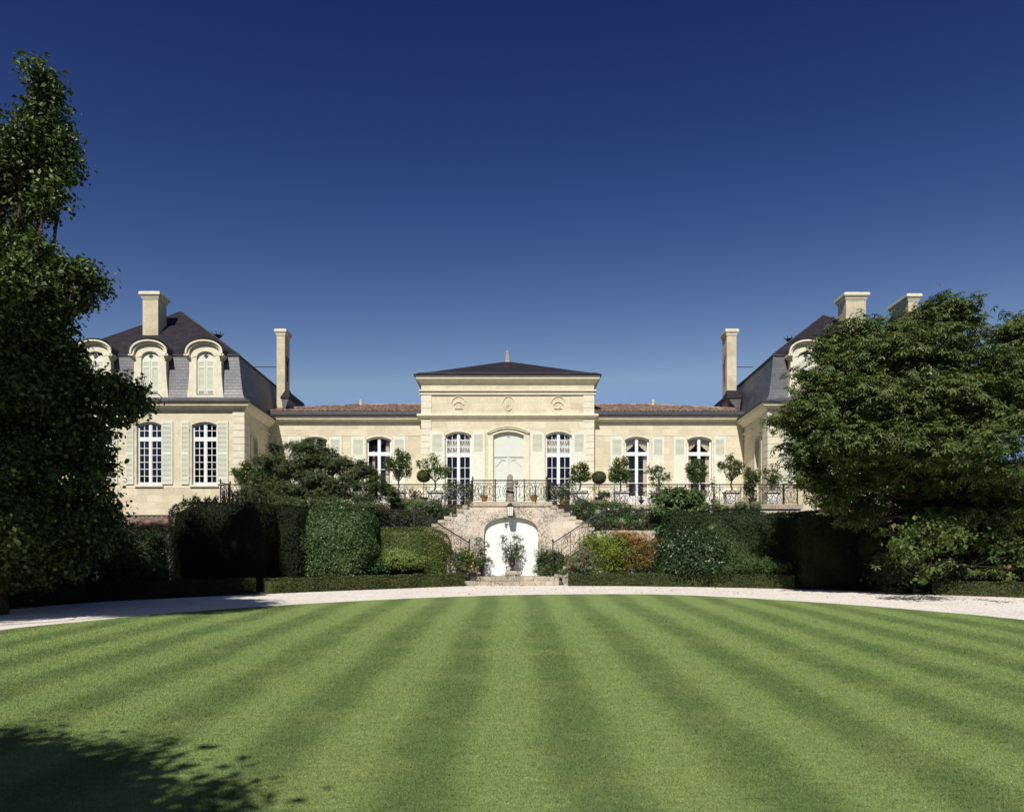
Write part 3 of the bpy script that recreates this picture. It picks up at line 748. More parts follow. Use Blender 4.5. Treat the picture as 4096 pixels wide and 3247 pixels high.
        d.band([(x, max(z_, zt) if abs(x-cc) > iw-.001 else z_) for x, z_ in insf], up, WY-.022, WY+.35)
        dobj = d.build('dormer', M['stone_trim'], CH)
        # curved pediment mouldings and consoles
        p_ = MB()
        o1 = arch_pts(cc-.98, cc+.98, zt, .80, 18, .72); i1 = arch_pts(cc-.80, cc+.80, zt, .62, 18, .72); i2 = arch_pts(cc-.9, cc+.9, zt, .72, 18, .72)
        p_.band(i2, o1, WY-.26, WY+.4); p_.band(i1, i2, WY-.16, WY+.3)
        for s_ in (-1, 1):
            xa, xb_ = sorted((cc+s_*.78, cc+s_*1.03)); p_.box(xa, xb_, WY-.26, WY+.3, zt-.04, zt+.05); xa, xb_ = sorted((cc+s_*.78, cc+s_*.97)); p_.box(xa, xb_, WY-.17, WY+.3, zt-.13, zt-.04)
            xa, xb_ = sorted((cc+s_*.76, cc+s_*.90)); p_.box(xa, xb_, WY-.08, WY+.3, zt-.2, zt-.13)
        p_.build('pediment', M['stone_trim'], dobj)
        r_ = MB(); rp = arch_pts(cc-1.0, cc+1.0, zt+.06, .83, 14, .72); n = len(rp)
        r_.add([(x, WY-.2, z_+.0) for x, z_ in rp]+[(x, WY+2.6, z_+.0) for x, z_ in rp], [(i, i+1, n+i+1, n+i) for i in range(n-1)])
        for s_ in (-1, 1): r_.add([(cc+s_*.84, WY+.34, 9.7), (cc+s_*.84, WY+1.6, 9.7), (cc+s_*.84, WY+1.6, 12.2), (cc+s_*.84, WY+.34, 12.2)], [(0, 1, 2, 3)])
        r_.build('dormer_roof', M['lead'], dobj)
        sh = MB(); yy = WY+.10
        sh.prism([(cc-iw, zb+.13), (cc+iw, zb+.13)]+[p for p in reversed(insf)], yy, yy+.05)
        for s_ in (-1, 1):
            a_, b_ = sorted((cc+s_*.02, cc+s_*(iw-.02)))
            for (u0, u1) in ((zb+.22, zb+.38), (zb+.48, zb+1.56), (zb+1.66, zb+1.86)):
                n = int((u1-u0)/.06)
                for i in range(n):
                    zz = u0+(i+.5)*(u1-u0)/n; sh.prismx([(yy-.024, zz-.012), (yy, zz-.018), (yy, zz+.022), (yy-.006, zz+.022)], a_+.08, b_-.08)
            for (xa, xb_) in ((a_, a_+.07), (b_-.07, b_)): sh.box(xa, xb_, yy-.03, yy, zb+.14, zb+1.98)
            for (u0, u1) in ((zb+.14, zb+.22), (zb+.38, zb+.48), (zb+1.56, zb+1.66), (zb+1.86, zb+1.98)): sh.box(a_+.07, b_-.07, yy-.03, yy, u0, u1)
        sho = sh.build('dormer_shutter', M['white'], CH)
        MB().prism([(cc-.13, si+.18), (cc, si+.05), (cc+.13, si+.18), (cc, si+.31)], yy-.015, yy-.001).build('diamond_light', M['diamond'], sho)
    # side and rear walls
    MB().add([(xo, WY, -.3), (xo, WB, -.3), (xo, WB, 9.3), (xo, WY, 9.3), (xc, WB, -.3), (xc, WB, 9.3)], [(0, 1, 2, 3), (1, 4, 5, 2)]).build('outer_wall', M['stone'], CH)
wing(-1, -13.98, -24.2)
wing(1, 13.35, 23.75)

def chimney(x0, x1, y0, y1, z0, z1, cap=.12, label=None):
    o = MB().box(x0, x1, y0, y1, z0, z1-.38).build('chimney', M['chimney_stone'], CH)
    c = MB(); h = z1-.38; cx, cy = (x0+x1)/2, (y0+y1)/2
    for (e, za, zb) in ((.03, h-.06, h), (.06, h, h+.10), (.11, h+.10, h+.17), (.16, h+.17, h+.30), (.12, h+.30, h+.34)):
        c.box(x0-e*cap/.12, x1+e*cap/.12, y0-e*cap/.12, y1+e*cap/.12, za, zb)
    c.add([(x0-.1, y0-.1, h+.341), (x1+.1, y0-.1, h+.341), (x1+.1, y1+.1, h+.341), (x0-.1, y1+.1, h+.341), (cx, cy, h+.42)], [(0, 1, 4), (1, 2, 4), (2, 3, 4), (3, 0, 4)])
    c.build('chimney_cap', M['stone_trim'], o)
    return o
chimney(-20.35, -19.5, 42.7, 43.75, 13.2, 16.1)
chimney(18.4, 19.5, 42.7, 43.75, 13.2, 16.05)
chimney(22.3, 22.85, 43.6, 45.6, 12.4, 16.3)
tl = chimney(-14.12, -13.63, 46.5, 47.5, 9.4, 15.25, .09)
tr_ = chimney(12.89, 13.47, 46.5, 47.5, 9.4, 15.25, .09)
for sx, tc, (xa, xb) in ((1, tl, (-13.63, -15.7)), (-1, tr_, (12.89, 14.6))):
    z = 13.05; m = MB()
    m.tube([(xa+sx*.02, 46.95, z), (xb, 46.95, z)], .022, 5)
    y = 46.95; x = xa+sx*.03
    m.tube([(x, y, z-.9), (x, y, z)], .03, 5); m.tube([(x, y, z-.05), (x, y-.2, z+.62)], .026, 5); m.tube([(x, y, z-.05), (x, y+.2, z+.55)], .026, 5)
    m.build('tie_rod', M['iron'], tc)
# slate-clad kicks where the wings' roofs meet the long range
def kick(px0, px1, pxb, sg):
    Y = 45.9; x0, x1 = atx(px0, Y), atx(px1, Y); xb = atx(pxb, Y); zt = atz(1592, Y); zb = atz(1644, Y)
    m = MB(); xr = x1 if sg < 0 else x0
    m.add([(x0, Y, zt), (x1, Y, zt), (xb+.04, Y, zb), (xb-.04, Y, zb), (x0+sg*.0, Y+1.6, zt), (x1, Y+1.6, zt), (xb+.04, Y+1.6, zb), (xb-.04, Y+1.6, zb)],
          [(0, 1, 2, 3), (1, 5, 6, 2), (0, 3, 7, 4), (0, 1, 5, 4)])
    m.build('roof_kick', M['slate_wall'], CH)
    m = MB(); e = .06; zt2 = atz(1562, Y+.6)
    m.add([(x0-e, Y-e, zt), (x1+e, Y-e, zt), (x1+e, Y+1.8, zt), (x0-e, Y+1.8, zt), (x0+.08, Y+.55, zt2), (x1-.08, Y+.55, zt2)], [(0, 1, 5, 4), (1, 2, 5), (3, 0, 4), (2, 3, 4, 5), (0, 1, 2, 3)])
    m.build('kick_hood', M['slate'], CH)
kick(1124, 1154, 1136, -1); kick(2912, 2965, 2955, 1)
# dark rear roofs showing past the tall chimneys
z0 = 9.6
MB().prism([(atx(1150, 50), atz(1560, 50)), (atx(1157, 50), atz(1585, 50)), (atx(1172, 50), atz(1612, 50)), (atx(1190, 50), atz(1635, 50)), (atx(1214, 50), atz(1654, 50)), (-16, 10.8), (-16, atz(1560, 50))], 50, 54).build('rear_slate_roof', M['slate'], CH)
MB().prism([(atx(2838, 50), atz(1654, 50)), (atx(2862, 50), atz(1634, 50)), (atx(2884, 50), atz(1612, 50)), (15.5, atz(1580, 50)), (15.5, 10.8)], 50, 54).build('rear_slate_roof', M['slate'], CH)
# crown finials on rods
for px, pt, pb in ((872, 1283, 1357), (3159, 1288, 1372)):
    x, y, z = at(px, pb, 43.0); zt = atz(pt, 43.0); m = MB()
    m.tube([(x, y, z-.4), (x, y, z-.02)], .05, 6); m.lathe(x, y, [(.03, z-.05), (.08, z+.03), (.20, z+.17), (.23, z+.22), (.1, z+.22)], 10)
    for k in range(8):
        a = k*pi/4; m.tube([(x+.2*cos(a), y+.2*sin(a), z+.2), (x+.36*cos(a), y+.36*sin(a), z+.36)], [.022, .008], 4)
    o = m.build('crown_finial', M['iron'], CH)
    MB().tube([(x, y, z+.2), (x, y, zt)], [.02, .01], 5).build('rod', M['copper'], o)
# ================================================================ terrace and stairs
TF = 39.3
TER = thing('terrace', 'raised stone terrace with pale coping in front of the long range', 'terrace', (0, 42, 0))
TL, TR = -14.7, 14.75
MB().box(TL+.12, TR-.12, TF, 40.38, -.4, TZ-.24).build('retaining_wall', M['old_stone'], TER)
MB().box(TL, TR, TF-.08, 40.37, TZ-.24, TZ).build('coping', M['coping'], TER)
MB().box(-13.95, 13.32, 40.38, 44.56, TZ-.3, TZ+.0).build('paving', plain('pale_paving', (.55, .50, .40), .9, .2, var=.12, scale=2), TER)

ST = thing('garden_staircase', 'double stone staircase of mossy blocks round a wide white arched gate', 'staircase', (0, 37.5, 0))
SY = 37.5
def sx(px): return atx(px, SY)
def sz(py): return atz(py, SY)
aL, aR = sx(1936), sx(2151.8); asp = sz(2140); arise = sz(2068)-asp
SL_, SR_ = sx(1879), sx(2203)
tops = []
# upper flights: eight steps going down outwards from the landing
run = (SL_-sx(1668)-.15)/8; rr = (sx(2411)-.15-SR_)/8; drop = (TZ-.03-2.62)/8
segs = [(SL_, SR_, TZ-.03)]
for i in range(1, 9):
    segs.append((SL_-run*i, SL_-run*(i-1), TZ-.03-drop*i)); segs.append((SR_+rr*(i-1), SR_+rr*i, TZ-.03-drop*i))
Lm, Rm = SL_-run*8, SR_+rr*8
mb = MB()
# face wall of the landing with its arch
ap = arch_pts(aL, aR, asp, arise, 22, .62)
def q(mb, *p): mb.add(list(p), [tuple(range(len(p)))])
q(mb, (SL_, SY, 0), (aL, SY, 0), (aL, SY, TZ-.25), (SL_, SY, TZ-.25)); q(mb, (aR, SY, 0), (SR_, SY, 0), (SR_, SY, TZ-.25), (aR, SY, TZ-.25))
for (a, za), (b, zb) in zip(ap[:-1], ap[1:]):
    q(mb, (a, SY, za), (b, SY, zb), (b, SY, TZ-.25), (a, SY, TZ-.25)); q(mb, (a, SY, za), (b, SY, zb), (b, SY+.5, zb), (a, SY+.5, za))
for x in (aL, aR): q(mb, (x, SY, 0), (x, SY, asp), (x, SY+.5, asp), (x, SY, 0) if False else (x, SY+.5, 0))
for x0, x1, z in segs[1:]:
    mb.box(x0, x1, SY, TF, -.1, z-.16)
mb.box(SL_, SR_, SY+.5, TF, -.1, TZ-.3)
mb.build('arch_wall', M['old_stone'], ST)
for x0, x1, z in segs[1:]:
    s = -1 if x1 <= SL_+.01 else 1
    xa, xb = (x0-.04, x1-.0) if s < 0 else (x0, x1+.04)
    MB().box(xa, xb, SY-.03, TF-.1, z-.158, z).build('step', M['coping'], ST)
MB().box(SL_-.06, SR_+.06, SY-.05, TF-.09, TZ-.25, TZ-.03).build('landing_slab', M['coping'], ST)
# middle landings that run on as paths under the terrace
for x0, x1 in ((-9.6, Lm), (Rm, 8.6)):
    MB().box(x0, x1, SY-.9, TF-.01, -.1, 2.60).build('middle_landing', M['old_stone'], ST)
# lower flights doubling back in front
for s, xa, xb in ((-1, Lm, sx(1874)), (1, Rm, sx(2216))):
    n = 11; o = MB(); 
    for i in range(n):
        x0 = xa+(xb-xa)*i/n; x1 = xa+(xb-xa)*(i+1)/n; z = 2.6-(2.6-.55)*(i+1)/n
        o.box(*sorted((x0, x1)), SY-.95, SY-.04, -.1, z-.15); 
    o.build('lower_flight', M['old_stone'], ST)
    for i in range(n):
        x0 = xa+(xb-xa)*i/n; x1 = xa+(xb-xa)*(i+1)/n+.03*(1 if xb > xa else -1); z = 2.6-(2.6-.55)*(i+1)/n
        MB().box(*sorted((x0, x1)), SY-.98, SY-.042, z-.148, z).build('step', M['coping'], ST)
# bottom landing and the two front steps
LZ = .43
MB().box(sx(1850), sx(2245), 36.75, SY+.4, -.1, LZ-.015).build('bottom_landing', M['step_stone'], ST)
def stepblocks(x0, x1, y0, y1, z0, z1, cuts):
    mb = MB(); xs = [x0]+cuts+[x1]
    for a, b in zip(xs[:-1], xs[1:]):
        j = rng.normal(0, .012); mb.box(a+.006, b-.006, y0+j, y1, z0, z1+rng.normal(0, .006))
    return mb.build('front_step', M['step_stone'], ST)
stepblocks(atx(1826, 36.2), atx(2236, 36.2), 36.2, 36.8, -.1, .205, [atx(p, 36.2) for p in (1908, 2010, 2079, 2180)])
stepblocks(atx(1879, 36.6), atx(2232, 36.6), 36.6, 37.3, .21, LZ, [atx(p, 36.6) for p in (1983, 2080, 2160)])
g = MB(); poly = [(aL, LZ-.0), (aR, LZ-.0)]+[p for p in reversed(ap)]; g.prism(poly, SY+.22, SY+.27)
gy = SY+.22
for i in range(15):                             # plank joints
    x = aL+(aR-aL)*(i+.5)/15; zt = float(np.interp(x, [p[0] for p in ap], [p[1] for p in ap]))
    g.box(x-(aR-aL)/30+.004, x+(aR-aL)/30-.004, gy-.012, gy, LZ+.12, zt-.01)
g.box(aL+.02, aR-.02, gy-.03, gy-.012, LZ+.02, LZ+.16)
gt = g.build('arched_gate', M['white_gate'], ST)
MB().box(-.06, .0, gy-.03, gy-.012, LZ+1.1, LZ+1.25).build('handle', M['iron'], gt)
# moss cushions and ferns rooted in the joints
mossm = leaf_mat('moss_tuft', [(.10, .13, .03), (.22, .17, .04), (.13, .17, .05)], .1)
# ================================================================ ironwork
def spiral(cx, cz, r, a0, turns, k=.12, n=22):
    return [(cx+r*(1-(1-k)*t)*cos(a0+turns*2*pi*t), cz+r*(1-(1-k)*t)*sin(a0+turns*2*pi*t)) for t in np.linspace(0, 1, n)]
def circ(cx, cz, r, n=16, ax=1.0): return [(cx+ax*r*cos(2*pi*t), cz+r*sin(2*pi*t)) for t in np.linspace(0, 1, n)]
def bez(p, q, r, s, n=10): return [tuple(((1-t)**3*a+3*(1-t)**2*t*b+3*(1-t)*t*t*c+t**3*d) for a, b, c, d in zip(p, q, r, s)) for t in np.linspace(0, 1, n)]
def mirror(l, c): return [(2*c-x, z) for x, z in l]
def motif_lyre():       # 1.0 wide, 0.8 high: heart in a lyre with curls and side scrolls
    L = []
    half = [spiral(.36, .50, .13, pi*.5, .9), bez((.36, .63), (.18, .62), (.14, .3), (.5, .06)), spiral(.42, .30, .09, -pi*.3, .8), bez((.5, .62), (.45, .5), (.40, .4), (.5, .3)),
            spiral(.10, .70, .09, pi, -1.0), bez((.01, .70), (.02, .5), (.24, .5), (.24, .28)), spiral(.13, .26, .11, 0, -.9), spiral(.10, .10, .08, pi*.5, 1.0), bez((.24, .28), (.22, .1), (.3, .04), (.4, .03))]
    for h in half: L += [h, mirror(h, .5)]
    return L
def motif_panel():      # denser: two columns of opposed C scrolls and rings
    L = []
    half = [spiral(.18, .66, .13, pi*.5, 1.0), spiral(.18, .14, .13, -pi*.5, -1.0), bez((.05, .66), (.0, .5), (.0, .3), (.05, .14)), circ(.36, .72, .06), circ(.36, .08, .06), spiral(.38, .5, .11, pi, -.9), spiral(.38, .3, .11, pi, .9),
            bez((.27, .5), (.2, .44), (.2, .36), (.27, .3)), bez((.31, .66), (.26, .55), (.1, .5), (.08, .4)), bez((.31, .14), (.26, .25), (.1, .3), (.08, .4))]
    for h in half: L += [h, mirror(h, .5)]
    L.append([(.5, 0), (.5, .8)]); L.append(circ(.5, .4, .05))
    return L
def motif_wide():       # big ring with four curls either side
    L = [circ(.5, .4, .36, 26, .72), circ(.5, .4, .27, 22, .70)]
    for cx in (.06, .94):
        for cz in (.66, .14): L.append(spiral(cx, cz, .12, pi*.5, .9))
    L += [bez((.18, .66), (.1, .5), (.1, .3), (.18, .14)), bez((.82, .66), (.9, .5), (.9, .3), (.82, .14))]
    return L
def motif_stair():
    L = [spiral(.30, .60, .16, pi, -1.1), spiral(.68, .22, .17, 0, -1.1), bez((.14, .60), (.14, .2), (.5, .5), (.85, .22)), spiral(.80, .62, .11, pi*.5, 1.0), spiral(.16, .14, .11, -pi*.5, 1.0), [(.5, 0), (.5, .8)]]
    return L
def railing(name, label, cat, pts, H, motif, seg, drop=.06, bar=.024, scr=.016, knob=(True, True), group=None, toprail=.030, nth=1, gap=.08):
    """wrought-iron rail from p0 to p1 ((x,y,z) of the foot); scroll panels between posts"""
    p0, p1 = np.array(pts[0], float), np.array(pts[1], float)
    T = thing(name, label, cat, tuple((p0+p1)/2), group)
    d = p1-p0; L = float(np.linalg.norm(d[:2])) or 1; up = np.array([0, 0, 1.0])
    MB().tube([p0+up*H, p0+d*.5+up*H, p1+up*H], toprail, 6).build('handrail', M['iron'], T)
    MB().tube([p0+up*gap, p1+up*gap], bar*.8, 4).tube([p0+up*(H-.11), p1+up*(H-.11)], bar*.7, 4).build('rail', M['iron'], T)
    n = max(1, int(round(L/seg)))
    for i in range(n+1):
        b = p0+d*i/n; big = i in (0, n)
        m = MB().tube([b, b+up*(H+(.06 if big else 0))], bar*(1.5 if big else .8), 4)
        if big and knob[0 if i == 0 else 1]: m.lathe(b[0], b[1], [(.02, b[2]+H+.05), (.045, b[2]+H+.08), (.05, b[2]+H+.12), (.03, b[2]+H+.15), (.012, b[2]+H+.20), (.0, b[2]+H+.24)], 7)
        m.build('post', M['iron'], T)
    hs = (H-.11-gap-.02)/.8
    for i in range(n):
        a = p0+d*i/n; m = MB(); w = .96
        for pl in motif:
            P = [a+d/n*(.02+w*u)+up*(gap+.01+hs*v) for u, v in pl]; m.tube(P, scr, 3, False)
        m.build('scrollwork', M['iron'], T)
    return T
lyre, pan, wide, stair = motif_lyre(), motif_panel(), motif_wide(), motif_stair()
bz = TZ
railing('terrace_railing', 'black scrolled iron railing along the terrace edge left of the stairs', 'railing', ((-14.3, TF+.02, bz), (-2.15, TF+.02, bz)), 1.0, lyre, 1.12, knob=(True, False))
railing('terrace_railing', 'black scrolled iron railing along the terrace edge right of the stairs', 'railing', ((1.98, TF+.02, bz), (13.75, TF+.02, bz)), 1.0, lyre, 1.12, knob=(False, False))
railing('terrace_railing', 'short return of iron railing at the left end of the terrace', 'railing', ((atx(882, 38.5), 38.5, bz), (-14.36, TF, bz)), 1.0, pan, .6, knob=(True, False))
railing('terrace_railing', 'short denser end panel of railing at the right end of the terrace', 'railing', ((13.80, TF+.02, bz), (14.48, TF+.02, bz)), 1.0, pan, .7, knob=(False, False))
lz = TZ-.03
xa, xb, xc_, xd = sx(1888)+.03, sx(1981), sx(2097), sx(2190)-.03
railing('landing_railing', 'iron railing panel with fine scrolls left of the carved stone post', 'railing', ((xa, SY+.08, lz), (xb, SY+.08, lz)), 1.03, pan, .58, knob=(True, False), scr=.014, bar=.024)
railing('landing_railing', 'wide central iron panel with a large oval ring above the lantern', 'railing', ((xb+.02, SY+.08, lz), (xc_-.02, SY+.08, lz)), 1.03, wide, 1.6, knob=(False, False), bar=.010)
railing('landing_railing', 'iron railing panel with fine scrolls right of the carved stone post', 'railing', ((xc_, SY+.08, lz), (xd, SY+.08, lz)), 1.03, pan, .58, knob=(False, True), scr=.014, bar=.024)
railing('landing_return', 'left side of the landing railing running back to the terrace', 'railing', ((xa-.03, SY+.12, lz), (xa-.2, TF-.1, lz)), .98, pan, .6, knob=(False, False))
railing('landing_return', 'right side of the landing railing running back to the terrace', 'railing', ((xd+.03, SY+.12, lz), (xd+.2, TF-.1, lz)), .98, pan, .6, knob=(False, False))
for s, x0, x1, w in ((-1, xa-.04, sx(1669), 'left'), (1, xd+.04, sx(2409), 'right')):
    railing('stair_railing', 'sloping iron railing of the upper flight on the %s of the stairs' % w, 'railing', ((x0, SY+.03, lz+.02), (x1, SY+.03, 2.62)), .98, stair, 1.1, knob=(False, True))
for s, x0, x1, w in ((-1, sx(1669), atx(1877.6, 36.55), 'left'), (1, sx(2413), atx(2211.5, 36.55), 'right')):
    railing('stair_railing', 'sloping iron railing of the lower flight on the %s of the stairs' % w, 'railing', ((x0, 36.55, 2.50), (x1, 36.55, .90)), 1.1, stair, .9, knob=(False, True), scr=.014)
for (a, b, w) in ((1440, 1655, 'left'), (2424, 2680, 'right')):
    xs = sorted((atx(a, 36.7), atx(b, 36.7)))
    railing('path_railing', 'level iron railing of the middle landing on the %s of the stairs' % w, 'railing', ((xs[0], 36.7, 2.62), (xs[1], 36.7, 2.62)), .93, lyre if w == 'left' else stair, 1.0, knob=(w == 'right', w == 'left'))

# carved stone post on the landing
x, y, z = at(2040, 2001, 38.0); z = TZ-.03; kx = 1.15
C_ = thing('stone_stele', 'tall weathered carved stone post with a round pierced head on the landing', 'carved stone', (x, y, z))
M['stele'] = old_stone('carved_grey_stone', (.36, .33, .27), .6, .6)
mb = MB(); prof = [(.195, 0), (.20, .12), (.17, .16), (.185, .22), (.19, .36), (.20, .42), (.165, .45), (.16, .52), (.175, .55), (.16, .58), (.15, .63), (.165, .66), (.145, .70), (.15, .80), (.165, .95), (.155, 1.05)]
V = []; n = 14
for r, h in prof:
    for k in range(n): V.append((x+r*1.12*cos(2*pi*k/n)*(1+.05*sin(k*3+h*9)), y+r*.8*sin(2*pi*k/n), z+h))
mb.add(V, [(i*n+j, i*n+(j+1) % n, (i+1)*n+(j+1) % n, (i+1)*n+j) for i in range(len(prof)-1) for j in range(n)])
mb.build('shaft', M['stele'], C_)
mb = MB(); mb.arcband(x, z+1.22, .035, .145, 0, 2*pi, y-.09, y+.09, 20); mb.box(x-.14, x+.14, y-.08, y+.08, z+1.02, z+1.15)
mb.build('pierced_head', M['stele'], C_)
mb = MB()
for i in range(5): mb.tube([(x+.19*cos(a), y+.15*sin(a)-.01, z+.47+.02*i+.03*sin(a*2)) for a in np.linspace(0, 2*pi, 14)], .012, 4)
mb.build('rings', M['iron'], C_)
# small pale finial beside it
x, y, z = at(2065, 1960, 38.6); z = TZ-.03
Fn = thing('stone_finial', 'small pale pine-cone finial on a thin foot right of the carved post', 'finial', (x, y, z))
MB().lathe(x, y, [(.10, z), (.08, z+.05), (.03, z+.1), (.03, z+.78), (.10, z+.84), (.09, z+.88), (.04, z+.92)], 10).build('foot', M['coping'], Fn)
mb = MB(); 
for k in range(44):
    t = k/44; a = k*2.4; r = .095*sin(pi*(.12+.83*t)); mb.ball((x+r*cos(a), y+r*sin(a), z+.94+.22*t), (.028, .028, .026), 6)
mb.ball((x, y, z+1.04), (.075, .075, .11), 8); mb.build('pine_cone', M['coping'], Fn)

# lantern over the gate
x, y = atx(2041, 37.2), 37.2; z0, z1 = atz(2064, y), atz(2026, y)
LN = thing('wall_lantern', 'square black framed lantern hanging over the arched gate', 'lantern', (x, y, z0))
w = .16; m = MB()
for sx_ in (-1, 1):
    for sy_ in (-1, 1): m.tube([(x+sx_*w*.78, y+sy_*w*.78, z0), (x+sx_*w, y+sy_*w, z1)], .014, 4)
m.lathe(x, y, [(w*1.15, z0-.015), (w*1.15, z0+.015)], 4, True); m.lathe(x, y, [(w*1.5, z1), (w*1.52, z1+.03), (w*.9, z1+.09), (w*.85, z1+.14), (.05, z1+.17)], 4, True)
for sx_ in (-.33, .33): m.tube([(x+sx_*w*.9, y-w*.8, z0), (x+sx_*w, y-w, z1)], .007, 4)
m.build('frame', M['iron'], LN)
MB().lathe(x, y, [(w*1.02, z0+.02), (w*1.32, z1-.01)], 4, True).build('glass', M['lantern_glass'], LN)
MB().tube([(x, SY+.03, z1+.30), (x, y+.05, z1+.32), (x, y, z1+.27), (x, y, z1+.15)], .014, 5).build('bracket', M['iron'], LN)

# ================================================================ foliage
def norm(v): return v/(np.linalg.norm(v, axis=-1, keepdims=True)+1e-9)
def leafs(mb, P, N, size, aspect=.55, bias=None, w=0.0, fold=.10, svar=.3):
    n = len(P); R = norm(rng.normal(size=(n, 3))); B = R if bias is None else norm(np.array(bias, float)[None]*w+R)
    T = norm(B-N*np.sum(B*N, 1, keepdims=True)); S = np.cross(N, T)
    s = size*(1+svar*rng.normal(size=(n, 1))).clip(.45, 1.9)
    base = P-T*s*.5; tip = P+T*s*.5; l = P-T*s*.05+S*s*aspect*.5+N*s*fold; r = P-T*s*.05-S*s*aspect*.5+N*s*fold
    V = np.stack([base, r, tip, l], 1).reshape(-1, 3)
    mb.add(V, np.arange(4*n).reshape(-1, 4))
def ell(c, r): return (np.array(c, float), np.array(r, float))
def cl(vx, vy, rx, ry, Y, rd=None):       # measured crown clump (2156-wide view) set at its real distance
    k = 1.9*Y/F; x, _, z = at(vx*1.9, vy*1.9, Y)
    return ell((x, Y, z), (rx*k, (rd if rd else (rx+ry)/2*k), ry*k))
def crown(mb, clumps, dens, per, tr, size, aspect=.6, bias=None, w=0., flat=.7, inner=.25, upw=.5, rough=.10, fold=.1, core=0, front=0.0, gap=None):
    A = np.array([(r[0]*r[1]+r[1]*r[2]+r[0]*r[2])/3*4*pi for c, r in clumps]); nt = int(A.sum()*dens)
    idx = rng.choice(len(clumps), nt, p=A/A.sum())
    C = np.array([clumps[i][0] for i in idx]); R = np.array([clumps[i][1] for i in idx])
    d = norm(rng.normal(size=(nt, 3)))
    if front: d[:, 1] = np.where((d[:, 1] > 0) & (rng.random(nt) < front), -d[:, 1], d[:, 1])
    k = 1+rough*rng.normal(size=(nt, 1)); m = rng.random((nt, 1)) < inner; k = np.where(m, rng.uniform(.3, .95, (nt, 1)), k)
    P = C+R*d*k
    if gap:                                   # pockets of shade between the sprays
        wl, thr = gap; s = np.zeros(nt)
        for _ in range(9):
            v = norm(rng.normal(size=3))*2*pi/(wl*rng.uniform(.7, 1.5)); s += np.sin(P@v+rng.uniform(0, 6.3))
        m = s > thr; P, d, nt = P[m], d[m], int(m.sum())
    P = np.repeat(P, per, 0); D = np.repeat(d, per, 0); n = len(P); tv = np.repeat(rng.uniform(.55, 1.45, (nt, 1)), per, 0)
    off = rng.normal(size=(n, 3))*tr*tv; off[:, 2] *= flat; P = P+off
    N = norm(D*.7+np.array([0, 0, upw])+rng.normal(size=(n, 3))*.55)
    leafs(mb, P, N, size, aspect, bias, w, fold)
    if core:
        for c, r in clumps: mb.ball(c, r*core, 12, .06)
    return mb
def hedge_block(mb, c, h, p=6, dens=260, size=.055, aspect=.6, core=.93, jit=.03, bottom=False, lump=.03, clip=None):
    """clipped shrub: superellipsoid surface full of small leaves over a leafy core"""
    a, b, e = h; fa = [b*e, b*e, a*e, a*e, a*b, a*b if bottom else 0]; fa = np.array(fa)*4; n = int(fa.sum()*dens)
    f = rng.choice(6, n, p=fa/fa.sum()); u, v = rng.uniform(-1, 1, n), rng.uniform(-1, 1, n)
    q_ = np.zeros((n, 3)); ax = f//2; sg = np.where(f % 2 == 0, -1.0, 1.0); sg = np.where(ax == 2, np.where(f == 4, 1.0, -1.0), sg)
    for k in range(3):
        o = [t for t in range(3) if t != k]; m = ax == k; q_[m, k] = sg[m]; q_[m, o[0]] = u[m]; q_[m, o[1]] = v[m]
    s = (np.abs(q_)**p).sum(1)**(-1/p); D = q_*s[:, None]; H = np.array(h)
    N0 = norm(np.sign(D)*np.abs(D)**(p-1)/H)
    P = np.array(c)+D*H
    ph = np.sin(P[:, 0]*2.1+P[:, 2]*1.3)+np.sin(P[:, 2]*2.7+P[:, 1]*1.9+1)+np.sin(P[:, 0]*4.7-P[:, 2]*3.9)*.5
    P = P+N0*(lump*ph[:, None]+rng.normal(0, jit, (n, 1)))
    N = norm(N0*.8+np.array([0, 0, .35])+rng.normal(size=(n, 3))*.5)
    if clip is not None: k = P[:, 2] > clip; P, N = P[k], N[k]
    leafs(mb, P, N, size, aspect)
    if core:
        V = []; m = 10; nn = 20
        for i in range(m+1):
            th = pi*i/m
            for j in range(nn):
                d = np.array([sin(th)*cos(2*pi*j/nn), sin(th)*sin(2*pi*j/nn), cos(th)]); d = d*(np.abs(d)**p).sum()**(-1/p)
                V.append(np.array(c)+d*H*core)
        mb.add(V, [(i*nn+j, i*nn+(j+1) % nn, (i+1)*nn+(j+1) % nn, (i+1)*nn+j) for i in range(m) for j in range(nn)])
    return mb
